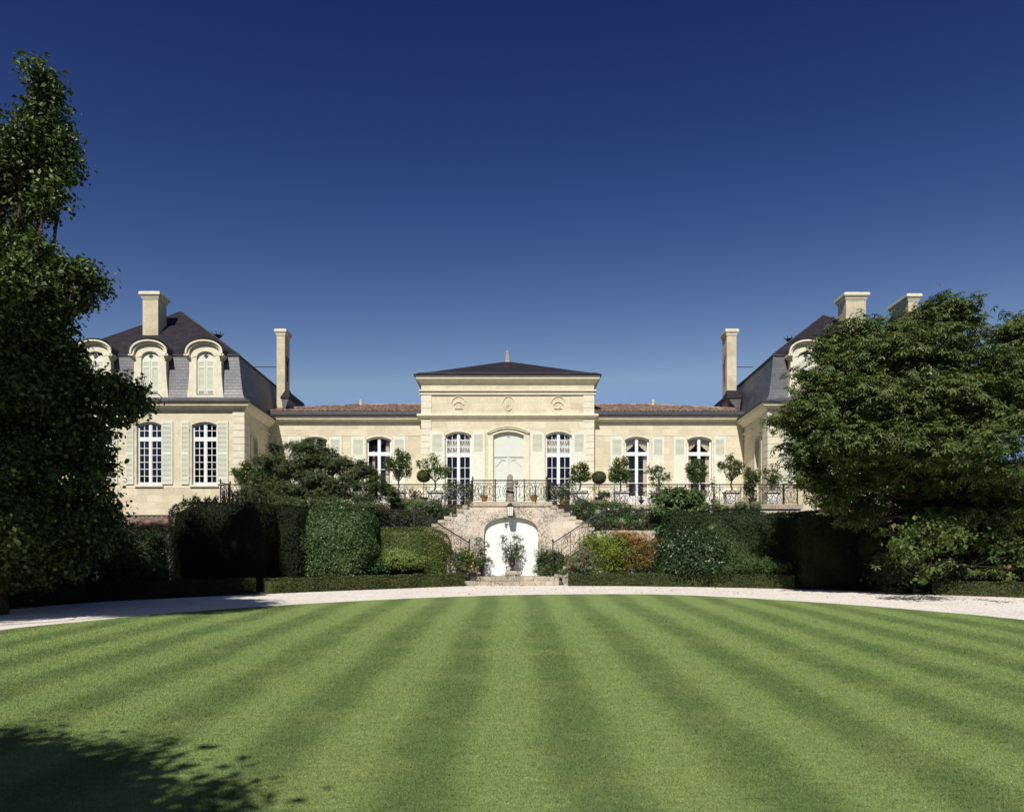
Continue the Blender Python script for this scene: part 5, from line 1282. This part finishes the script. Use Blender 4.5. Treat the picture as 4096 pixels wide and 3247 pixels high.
hedge_run(MB(), [(16.6, 30.6), (18.2, 29.7), (20, 28.6), (22, 27.2)], .8, .55, z0=None).build('foliage', LF['box'], LH)
LH = thing('box_hedge', 'low hedge in deep shade at the left edge of the gravel', 'low hedge', (-13, 28, 0), None)
hedge_run(MB(), [(-17.5, 22.5), (-16.2, 24.8), (-14.6, 27.2), (-12.6, 29.2), (-10.4, 31.0)], .8, .6, z0=None).build('foliage', LF['dark'], LH)

shrub('bright_shrub', 'small rounded bright green shrub in front of the yellow flecked hedge', 'shrub', [cl(830, 1168, 24, 15, 35.4, .6), cl(852, 1174, 28, 16, 35.5, .7), cl(876, 1184, 16, 11, 35.6, .5), cl(818, 1181, 15, 13, 35.3, .5), cl(850, 1188, 30, 9, 35.4, .5)], 'bright', dens=34, per=12, tr=.09, size=.07, core=.75, front=.6, rough=.12)
shrub('leafy_shrub', 'leafy dark shrub in the gap between the rounded bush and the low box hedge', 'shrub', [cl(785, 1160, 12, 16, 35, .5), cl(792, 1185, 14, 16, 35, .5), cl(803, 1200, 20, 8, 35, .4), cl(782, 1203, 14, 9, 34.8, .4)], 'laurel', size=.09, aspect=.4, core=.5)
shrub('lime_shrub', 'yellow green mounded shrub right of the stairs', 'shrub', [cl(1262, 1140, 28, 20, 37, 1), cl(1285, 1160, 34, 26, 36.9, 1), cl(1252, 1160, 26, 22, 37, .8), cl(1240, 1142, 18, 14, 37.1, .7), cl(1295, 1140, 26, 16, 37.1, .9), cl(1270, 1190, 34, 18, 36.9, .6), cl(1300, 1186, 20, 16, 36.9, .6)], 'lime', dens=32, per=13, tr=.12, size=.08, core=.7, front=.6, rough=.13)
shrub('rusty_shrub', 'autumn tinted shrub with rust orange top beside the yellow green one', 'shrub', [cl(1318, 1125, 24, 6, 36.7, .6), cl(1340, 1134, 22, 10, 36.5, .6), cl(1378, 1140, 7, 7, 36.6, .4), cl(1374, 1170, 9, 12, 36.4, .4), cl(1379, 1188, 8, 8, 36.4, .4), cl(1300, 1122, 10, 4, 36.7, .4)], 'rust', dens=34, per=12, tr=.11, size=.06, core=.55, front=.6, rough=.16)
shrub('mottled_shrub', 'mottled green and brown shrub below the rust orange one', 'shrub', [cl(1336, 1156, 30, 20, 36.9, .9), cl(1352, 1178, 26, 24, 36.9, .8), cl(1322, 1182, 16, 20, 36.8, .6), cl(1360, 1142, 22, 13, 36.9, .6), cl(1312, 1140, 22, 14, 36.9, .6), cl(1374, 1160, 14, 24, 37.0, .6)], 'mixed', dens=28, per=13, tr=.12, size=.075, core=.62, front=.6, rough=.16)
shrub('heather_cushion', 'small fine dark green cushion behind the right low hedge', 'shrub', [cl(1350, 1198, 24, 18, 36.9, .6)], 'deep', dens=90, per=10, tr=.05, size=.05, aspect=.25, bias=(0, 0, 1), w=1.0, core=.85)
shrub('big_leaf_shrub', 'spreading shrub with large drooping leaves in front of the terrace wall', 'shrub', [cl(1420, 1042, 42, 12, 37.6, .9), cl(1400, 1054, 26, 10, 37.3, .8), cl(1445, 1052, 32, 10, 37.4, .8), cl(1465, 1044, 16, 10, 37.6, .7), cl(1430, 1060, 22, 6, 37.2, .7), cl(1392, 1078, 28, 8, 36.9, .8), cl(1420, 1083, 20, 8, 36.8, .8), cl(1460, 1076, 22, 8, 37.0, .6), cl(1385, 1116, 14, 9, 36.7, .6)], 'laurel', dens=15, per=12, tr=.12, size=.17, aspect=.55, core=0, bias=(0, 0, -1), w=1.3, inner=.4, stems=9, base=0)
shrub('dark_shrub_bank', 'dense dark shrub filling the bank under the large leaved shrub', 'shrub', [cl(1400, 1100, 40, 34, 37.6, 1), cl(1450, 1100, 45, 34, 37.6, 1), cl(1400, 1150, 30, 40, 37.2, 1)], 'dark', dens=30, size=.08, core=.85)
shrub('evergreen_shrub', 'broad dull green evergreen shrub in front of the long dark hedge', 'shrub', [cl(1412, 1160, 34, 34, 36.1, 1), cl(1450, 1165, 38, 36, 35.9, 1), cl(1490, 1160, 40, 34, 35.6, 1), cl(1430, 1190, 44, 20, 35.9, 1), cl(1480, 1192, 44, 18, 35.6, 1), cl(1405, 1195, 26, 14, 36.2, .8), cl(1455, 1135, 36, 20, 36.0, .9)], 'deep', dens=30, per=13, tr=.15, size=.10, core=.75, front=.6, rough=.14)
shrub('light_shrub', 'lighter green feathery shrubs low in front of the long dark hedge', 'shrub', [cl(1540, 1168, 26, 28, 35.2, .8), cl(1565, 1185, 26, 20, 35.0, .8), cl(1600, 1190, 26, 16, 34.8, .8), cl(1530, 1196, 30, 14, 35.1, .8), cl(1640, 1195, 26, 12, 34.6, .7), cl(1520, 1140, 22, 22, 35.4, .7), cl(1500, 1115, 22, 20, 35.5, .6)], 'laurel', dens=26, per=13, tr=.11, size=.08, aspect=.35, core=.6, front=.7)

# lean-to outbuilding left of the tall hedge
LT = thing('lean_to_shed', 'low stone lean-to with a canal tile roof under the left wing', 'shed', (-19.5, 39, 0))
MB().box(-22.5, -14.8, 37.9, 40.33, -.3, 2.78).build('wall', M['old_stone'], LT)
MB().box(-22.5, -14.8, 37.7, 40.33, 2.79, 2.83).build('eave_board', M['bark'], LT)
tile_roof(np.arange(-22.4, -14.8, .235), 37.6, lambda x: 2.75, 2.80, .24).build('tile_roof', M['tile'], LT)
MB().prismx([(37.6, 2.79), (40.34, 2.79+.24*2.74), (40.34, 2.84)], -22.5, -14.8).build('roof_board', M['tile'], LT)
MB().box(-22.5, -14.8, 40.20, 40.34, 3.52, 3.60).build('flashing', M['lead'], LT)
# climbing rose on the shed
shrub('climbing_rose', 'thin climbing shrub with a few leaves on the shaded shed wall', 'climber', [cl(330, 1125, 8, 16, 36.5, .3), cl(325, 1160, 8, 26, 36.5, .3), cl(300, 1130, 10, 10, 36.6, .3)], 'mixed', dens=16, core=0, size=.08)

# ================================================================ trees
def tree(name, label, base, fork, clumps, mat, dens, per, tr, size, aspect, r0=.3, bias=None, w=0., inner=.25, rough=.08, bark='bark', core=0, flat=.7, r1=.16, front=0, lim=(.09, .02), gap=None, palm=False):
    T = thing(name, label, 'tree', base)
    m = MB(); trunk_to(m, base, fork, r0, r1, 10, .06)
    for c, r in clumps:
        mid = (np.array(fork)*.45+c*.55)+rng.normal(0, .2, 3); mid[2] -= .2; m.tube([fork, (np.array(fork)*.75+mid*.25), mid, c*.85+mid*.15, c], [lim[0], lim[1]], 6)
        for j in range(3):
            d = norm(rng.normal(size=3)); m.tube([c*.5+mid*.5, c*.8+mid*.2+d*.1, c+r*d*.7], [lim[1]*1.2, .01], 4)
    m.build('trunk', M[bark], T)
    crown(MB(), clumps, dens, per, tr, size, aspect, bias, w, flat, inner, .5, rough, .12, core, front, gap).build('crown', LF[mat], T) if not palm else palmate(MB(), clumps, dens, per, tr, size, aspect, gap, rough, inner, flat).build('crown', LF[mat], T)
    return T
Y = 22
t1 = [cl(88, 165, 18, 30, Y, .7), cl(92, 205, 26, 34, Y), cl(72, 235, 36, 40, Y), cl(110, 265, 36, 38, Y), cl(140, 300, 28, 36, Y), cl(50, 290, 50, 44, Y-.5), cl(0, 320, 60, 50, Y), cl(90, 320, 50, 44, Y+.4), cl(128, 345, 34, 36, Y), cl(60, 375, 60, 44, Y), cl(0, 400, 70, 50, Y), cl(95, 400, 34, 40, Y-.4), cl(40, 425, 50, 24, Y), cl(80, 440, 30, 20, Y), cl(-60, 330, 80, 90, Y),
      cl(30, 480, 34, 24, Y), cl(20, 520, 60, 46, Y), cl(70, 545, 50, 46, Y-.6), cl(100, 585, 50, 44, Y), cl(170, 575, 30, 26, Y-.4), cl(190, 612, 24, 28, Y), cl(204, 590, 12, 14, Y), cl(150, 625, 38, 30, Y+.5), cl(60, 620, 80, 60, Y-.8), cl(-20, 600, 80, 90, Y), cl(100, 668, 44, 38, Y), cl(30, 700, 90, 56, Y-.6), cl(120, 700, 30, 24, Y),
      cl(90, 750, 80, 50, Y), cl(148, 748, 26, 24, Y+.3), cl(160, 785, 30, 24, Y), cl(140, 815, 50, 34, Y), cl(215, 822, 44, 30, Y), cl(260, 815, 38, 26, Y-.3), cl(280, 850, 26, 34, Y), cl(245, 860, 40, 30, Y), cl(60, 820, 90, 60, Y-.5), cl(170, 860, 70, 46, Y), cl(290, 885, 12, 16, Y), cl(90, 900, 90, 60, Y), cl(160, 930, 66, 50, Y), cl(205, 950, 28, 40, Y), cl(-40, 800, 90, 150, Y),
      cl(200, 1010, 34, 44, Y), cl(120, 990, 90, 60, Y-.5), cl(20, 990, 90, 70, Y-1), cl(180, 1060, 64, 44, Y+1), cl(235, 1082, 34, 22, Y+2), cl(100, 1080, 90, 60, Y), cl(0, 1100, 80, 80, Y-1.5), cl(160, 1130, 80, 50, Y+1), cl(60, 1180, 110, 60, Y+.5), cl(-60, 1050, 90, 150, Y-.5)]
xx, yy, zz = at(-20, 1250*1.9, 22.5)
tree('tulip_tree', 'tall tree with broad glossy leaves filling the left edge of the picture', (xx, 22.5, gz(22.5)), (xx, 22.3, 4.5), [(c+np.array([.04 if i < 16 else 0, 0, -.08 if i < 16 else 0]), r*np.array([.82 if i < 16 else .93, 1, .86 if i < 16 else .93])) for i, (c, r) in enumerate(t1)], 'tulip', 27, 15, .17, .125, .75, .38, inner=.25, rough=.08, gap=(1.1, -1.4))
# the rest of the grove that shades the left side, out of the picture
t4 = [ell((x, y, z), (r, r, r*.9)) for x, y, z, r in ((-19, 20, 5, 2.6), (-20, 23, 9, 3.2), (-21, 20, 12.5, 3.0), (-18.5, 24.5, 3.0, 2.6), (-22, 25, 6, 3), (-20.5, 24, 14.5, 2.6))]
tree('tulip_tree', 'second broad leaved tree half out of sight beyond the left edge', (-21.5, 23, gz(23)), (-21, 23, 4), t4, 'tulip', 9, 15, .3, .16, .75, .36)
t6 = [ell((x, y, z), (r, r, r*.8)) for x, y, z, r in ((-18.5, 9, 15.5, 2.6), (-16, 10, 16.3, 2.2), (-14, 9.8, 15.8, 2.0), (-12.5, 10, 15.4, 1.4), (-19.5, 10, 17.5, 2.0), (-15, 9, 17.8, 1.5), (-17.2, 9.5, 14.6, 1.8), (-13.2, 10.3, 17, 1.3))]
tree('tulip_tree', 'tall tree out of sight at the left whose shadow darkens the thicket', (-17, 9.3, gz(9.3)), (-17, 9.3, 8), t6, 'tulip', 18, 14, .3, .16, .75, .36, core=.8)
Y = 27.5
lau = [cl(60, 1200, 60, 60, 27), cl(150, 1190, 60, 50, 27.6), cl(240, 1180, 50, 44, 29), cl(300, 1190, 40, 50, 30.5), cl(330, 1215, 30, 34, 31), cl(300, 1150, 34, 30, 33), cl(335, 1160, 20, 40, 33.6), cl(250, 1140, 44, 40, 31), cl(200, 1110, 50, 50, 29), cl(250, 1225, 50, 34, 29), cl(160, 1235, 60, 34, 27.5), cl(60, 1250, 60, 30, 26)]  # clumps by the shed added to stand in for shade on its wall
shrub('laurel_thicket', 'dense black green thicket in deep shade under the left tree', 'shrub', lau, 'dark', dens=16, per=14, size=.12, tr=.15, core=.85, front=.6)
# tree by the camera whose shadow lies on the lawn
t3 = [ell(c, r) for c, r in (((-8.4, -1.2, 6.0), (2.6, 2.6, 2.0)), ((-6.3, .6, 5.4), (1.5, 1.5, 1.0)), ((-5.0, .2, 5.2), (1.0, .9, .6)), ((-7.6, 1.0, 6.4), (1.5, 1.3, 1.1)), ((-9.5, .7, 6.8), (2.0, 1.6, 1.4)), ((-10.5, -2, 7.0), (2.6, 2.4, 2.0)), ((-6.3, -2.4, 6.4), (2.2, 2.0, 1.4)), ((-4.3, -.5, 5.1), (.6, .5, .35)), ((-8.6, 2.6, 6.2), (.7, .5, .4)))]
tree('lawn_tree', 'tree standing left of the viewpoint whose shadow falls on the lawn', (-8.8, -1.5, gz(-1.5)), (-8.6, -1.4, 2.6), [(c+np.array([1.25, -1.35, 0]), r) for c, r in t3], 'tulip', 16, 14, .22, .15, .75, .3, core=.78)
# chestnut at the right
def c2(vx, vy, r, Y, k=.8): return cl(vx, vy, r, r*k, Y, r*1.9*Y/F)
Y = 31
t2 = [c2(1738, 742, 24, Y, .9), c2(1765, 725, 36, Y), c2(1800, 700, 36, Y), c2(1850, 705, 36, Y), c2(1905, 690, 34, Y), c2(1955, 665, 30, Y), c2(1990, 645, 26, Y), c2(2020, 660, 30, Y), c2(2055, 690, 34, Y), c2(2105, 690, 34, Y), c2(2150, 696, 44, Y), c2(2200, 720, 60, Y),
      c2(1712, 790, 26, Y), c2(1750, 790, 50, Y-1), c2(1820, 760, 50, Y-1.5), c2(1900, 750, 56, Y-2), c2(1980, 730, 56, Y-2), c2(2060, 760, 60, Y-2), c2(2140, 780, 60, Y-2),
      c2(1685, 848, 22, Y), c2(1700, 810, 36, Y-.5), c2(1645, 880, 26, Y), c2(1690, 880, 40, Y-1), c2(1750, 860, 50, Y-2), c2(1830, 840, 60, Y-3), c2(1920, 840, 66, Y-3), c2(2010, 840, 66, Y-3), c2(2100, 850, 70, Y-3),
      c2(1680, 950, 34, Y), c2(1720, 930, 44, Y-1), c2(1790, 920, 60, Y-3), c2(1880, 930, 66, Y-3.5), c2(1980, 930, 70, Y-3.5), c2(2090, 940, 80, Y-3.5),
      c2(1705, 1000, 36, Y-.5), c2(1760, 1000, 46, Y-1.5), c2(1840, 1000, 50, Y-1.5), c2(1940, 1000, 56, Y-1), c2(2050, 1010, 60, Y-1), c2(2150, 1000, 60, Y-1),
      c2(1810, 1095, 22, Y-1, .6), c2(1850, 1120, 26, Y-1, .6), c2(1885, 1085, 26, Y-1.5, .6), c2(1920, 1130, 30, Y-1.2, .6), c2(1960, 1085, 30, Y-1.5, .6), c2(2000, 1150, 30, Y-1.2, .6), c2(2030, 1090, 34, Y-1.5, .6), c2(2080, 1140, 34, Y-1.3, .6), c2(2120, 1090, 36, Y-1.6, .6), c2(2150, 1150, 34, Y-1.3, .6), c2(2060, 1195, 30, Y-1, .6), c2(2120, 1205, 30, Y-1, .6), c2(1880, 1175, 26, Y-.8, .6), c2(1950, 1200, 24, Y-.8, .6), c2(1745, 1045, 32, Y-1), c2(1815, 1060, 36, Y), c2(1900, 1070, 44, Y+1), c2(2000, 1080, 50, Y+1), c2(2110, 1090, 50, Y+1), c2(1790, 950, 50, Y), c2(1900, 850, 90, Y+1), c2(2050, 850, 100, Y+1), c2(1950, 1000, 90, Y+2), c2(2120, 1030, 80, Y+2)]
tb = at(1985*1.9, 2390, 30.8)
tree('chestnut_tree', 'huge spreading tree with drooping leaves covering the right wing', (tb[0], 30.8, gz(30.8)), (tb[0], 30.8, 3.5), t2, 'chestnut', 7.5, 13, .27, .20, .36, .45, inner=.35, rough=.14, r1=.3, flat=.40, gap=(1.8, -1.2), palm=True)
lim = [cl(1950, 1110, 60, 16, 27, .9), cl(2010, 1125, 50, 14, 26.8, .8), cl(1890, 1145, 44, 10, 27, .7), cl(1960, 1160, 50, 14, 26.8, .8), cl(2000, 1140, 34, 16, 26.6, .7), cl(1985, 1195, 44, 16, 26.8, .7), cl(1940, 1215, 24, 10, 26.8, .5), cl(1925, 1175, 30, 8, 27, .6), cl(2115, 1165, 20, 16, 26.2, .6), cl(2140, 1195, 14, 16, 26, .6)]
tb = at(2015*1.9, 2400, 28)
tree('lime_tree', 'smaller tree with tiers of round drooping leaves low at the right', (tb[0], 31.5, gz(31)), (tb[0], 30, 1.0), lim, 'chestnut', 4, 9, .15, .14, .8, .16, bias=(0, -.3, -1), w=1.3, inner=.3, r1=.1, lim=(.022, .008))
shrub('laurel_thicket', 'dark thicket under the big tree at the right', 'shrub', [cl(1880, 1190, 50, 50, 31, 1.5), cl(1960, 1190, 60, 50, 31, 1.5), cl(2050, 1190, 60, 50, 31, 1.5), cl(2130, 1180, 60, 60, 30.5, 1.5), cl(1850, 1150, 44, 60, 32.5, 1.3), cl(1920, 1130, 60, 60, 33, 1.5), cl(2030, 1110, 80, 70, 33, 1.8), cl(2160, 1110, 80, 80, 33, 1.8)], 'shade_leaf', dens=14, per=14, size=.11, tr=.15, core=.88, front=.6)
# spreading maple in front of the terrace on the left
Y = 37.4
t5 = [cl(578, 945, 16, 10, Y, .5), cl(565, 968, 30, 12, Y, .7), cl(625, 945, 22, 13, Y, .6), cl(660, 942, 26, 15, Y, .7), cl(690, 958, 22, 14, Y, .6), cl(640, 970, 40, 16, Y, .8), cl(600, 990, 44, 14, Y, .9), cl(700, 980, 30, 14, Y, .7), cl(560, 1012, 34, 12, Y, .7), cl(660, 1005, 40, 14, Y, .9), cl(725, 975, 20, 10, Y, .5), cl(740, 1000, 24, 12, Y, .6),
      cl(755, 985, 20, 16, Y, .6), cl(775, 990, 14, 12, Y, .5), cl(785, 1008, 18, 10, Y, .5), cl(720, 1022, 40, 12, Y, .8), cl(790, 1024, 34, 10, Y, .7), cl(815, 1035, 22, 12, Y, .6), cl(620, 1030, 46, 12, Y, .9), cl(540, 1038, 34, 14, Y, .8), cl(680, 1042, 50, 12, Y, .9), cl(770, 1045, 40, 10, Y, .8), cl(580, 1052, 50, 14, Y, .9), cl(830, 1050, 14, 6, Y, .4), cl(515, 1045, 14, 14, Y, .5)]
tb = at(690*1.9, 2200, Y)
tree('japanese_maple', 'low spreading tree with layered feathery foliage in front of the left terrace', (tb[0], Y, 0), (tb[0]-.1, Y, 2.5), t5, 'magnolia', 36, 13, .11, .09, .36, .12, inner=.3, bark='grey_bark', r1=.10, lim=(.035, .01), gap=(.9, -.8), palm=True)
shrub('understorey_shrub', 'dense green shrub between the tall dark hedge and the spreading tree', 'shrub', [cl(520, 1070, 40, 22, 36.2, .9), cl(570, 1080, 46, 26, 36, 1), cl(625, 1068, 40, 20, 36, .9), cl(560, 1100, 50, 30, 36, 1), cl(690, 1062, 50, 14, 36.4, .9), cl(760, 1068, 50, 12, 36.6, .9)], 'magnolia', dens=22, size=.09, aspect=.4, core=.7, front=.6)
shrub('dark_shrub_bank', 'very dark shrubs behind the yellow flecked hedge at the left', 'shrub', [cl(790, 1090, 40, 26, 37.6, 1), cl(840, 1095, 40, 22, 37.8, 1), cl(760, 1100, 30, 24, 37, 1), cl(700, 1095, 60, 30, 37, 1)], 'dark', dens=24, size=.08, core=.85)

# unseen trees added behind the viewpoint to darken pane reflections and fill light
wd = []
for i in range(34):
    a = -1.25+2.5*i/33; R_ = 62+rng.uniform(-6, 6); x, y = R_*sin(a), -R_*cos(a); h = rng.uniform(13, 19)
    for j in range(4): wd.append(ell((x+rng.uniform(-3, 3), y+rng.uniform(-3, 3), gz(y)+h*(.25+.22*j)), (4.2-.5*j, 4, 3.2)))
mb = MB(); crown(mb, wd, .9, 10, .9, .8, .6, inner=.1, core=.8, rough=.12)
o = mb.build('unseen_wood', LF['dark'], None); o['kind'] = 'stuff'; tag(o, 'added belt of dark trees behind the viewpoint, there to darken the window panes', 'wood')

wd = []
for i in range(40):
    x = -120+6*i+rng.uniform(-2, 2); y = 88+rng.uniform(-8, 8)
    for j in range(2): wd.append(ell((x+rng.uniform(-3, 3), y, 2.2+3.2*j), (4.4, 4, 3)))
mb = MB(); crown(mb, wd, .8, 10, .9, .8, .6, inner=.1, core=.85, rough=.12)
o = mb.build('unseen_wood', LF['dark'], None); o['kind'] = 'stuff'; tag(o, 'low belt of distant trees beyond the chateau, hidden by its walls', 'wood')

# fallen leaves on the gravel and along the hedges
def litter():
    n = 1500; mb = MB(); P = []
    H = [(-9.9, 30.7), (-6.4, 33.1), (-2.3, 35.4), (0, 35.9), (2.8, 36.5), (7.5, 35.8), (12.6, 33.8), (16.4, 30.4), (20, 27.9)]
    H = np.array(H); s = np.linspace(0, 1, len(H)); t = rng.beta(2.6, 1.5, n); x = np.interp(t, s, H[:, 0]); y = np.interp(t, s, H[:, 1])
    off = np.where(rng.random(n) < .72, np.abs(rng.normal(0, .16, n)), rng.uniform(0, 5.5, n)); y = y-off+.1
    z = .045*(np.minimum(y, 36.2)-36.2)+.018
    P = np.stack([x, y, z], 1); N = norm(np.array([0, 0, 1.0])+rng.normal(size=(n, 3))*.35)
    leafs(mb, P, N, .065, .6); 
    o = mb.build('fallen_leaves', leaf_mat('dry_leaf', [(.30, .12, .04), (.42, .20, .08), (.25, .14, .07), (.38, .26, .10)], .1), None)
    o['kind'] = 'stuff'; tag(o, 'dry orange leaves scattered on the gravel along the hedges', 'fallen leaves')
litter()

# ================================================================ light, sky, camera
EL, AZ = radians(47), radians(12.5)      # sun behind the viewpoint, a little to the left
sd = bpy.data.lights.new('sun', 'SUN'); so = bpy.data.objects.new('sun', sd); COL.objects.link(so)
sd.energy = 4.6; sd.angle = radians(.53); sd.color = (1, .955, .88)
import mathutils
dirv = mathutils.Vector((sin(AZ)*cos(EL), cos(AZ)*cos(EL), -sin(EL)))
so.rotation_euler = dirv.to_track_quat('-Z', 'Y').to_euler()
w = bpy.data.worlds.new('World'); scene.world = w; w.use_nodes = True; nt = w.node_tree
bg = nt.nodes['Background']; sk = nt.nodes.new('ShaderNodeTexSky'); sk.sky_type = 'NISHITA'; sk.sun_disc = False
sk.sun_elevation = EL; sk.sun_rotation = pi+AZ; sk.altitude = 0; sk.air_density = 1.0; sk.dust_density = .6; sk.ozone_density = 3.0
gm = nt.nodes.new('ShaderNodeGamma'); gm.inputs[1].default_value = SKYG if 'SKYG' in globals() else 1.0
sp = nt.nodes.new('ShaderNodeSeparateColor'); cb = nt.nodes.new('ShaderNodeCombineColor'); nt.links.new(sk.outputs[0], sp.inputs[0])
for i, (ref, g, k) in enumerate(((1.91, 3.1, 1.78), (3.15, 2.75, 2.88), (5.21, 1.98, 5.25))):     # a clear, polarised, deep blue sky
    a = node(nt, 'ShaderNodeMath', operation='DIVIDE'); a.inputs[1].default_value = ref; nt.links.new(sp.outputs[i], a.inputs[0])
    m_ = node(nt, 'ShaderNodeMath', operation='MINIMUM'); m_.inputs[1].default_value = 1.15; nt.links.new(a.outputs[0], m_.inputs[0])
    p_ = node(nt, 'ShaderNodeMath', operation='POWER'); p_.inputs[1].default_value = g; nt.links.new(m_.outputs[0], p_.inputs[0])
    u_ = node(nt, 'ShaderNodeMath', operation='MULTIPLY'); u_.inputs[1].default_value = k; nt.links.new(p_.outputs[0], u_.inputs[0]); nt.links.new(u_.outputs[0], cb.inputs[i])
nt.links.new(cb.outputs[0], bg.inputs['Color']); bg.inputs['Strength'].default_value = .065
cam = bpy.data.cameras.new('camera'); co = bpy.data.objects.new('camera', cam); COL.objects.link(co); scene.camera = co
co.location = (0, 0, EYE); co.rotation_euler = (pi/2, 0, 0)
cam.sensor_width = 36; cam.lens = 36*F/4096; cam.shift_y = (2290-1623.5)/4096; cam.clip_end = 3000; cam.clip_start = .1
scene.view_settings.view_transform = 'Standard'; scene.view_settings.look = 'None'; scene.view_settings.gamma = 1; scene.view_settings.exposure = .35
c = scene.cycles; c.max_bounces = 6; c.diffuse_bounces = 3; c.glossy_bounces = 3; c.transparent_max_bounces = 8; c.transmission_bounces = 4
c.use_denoising = True; c.sample_clamp_indirect = 8
try: c.denoiser = 'OPENIMAGEDENOISE'
except Exception: pass
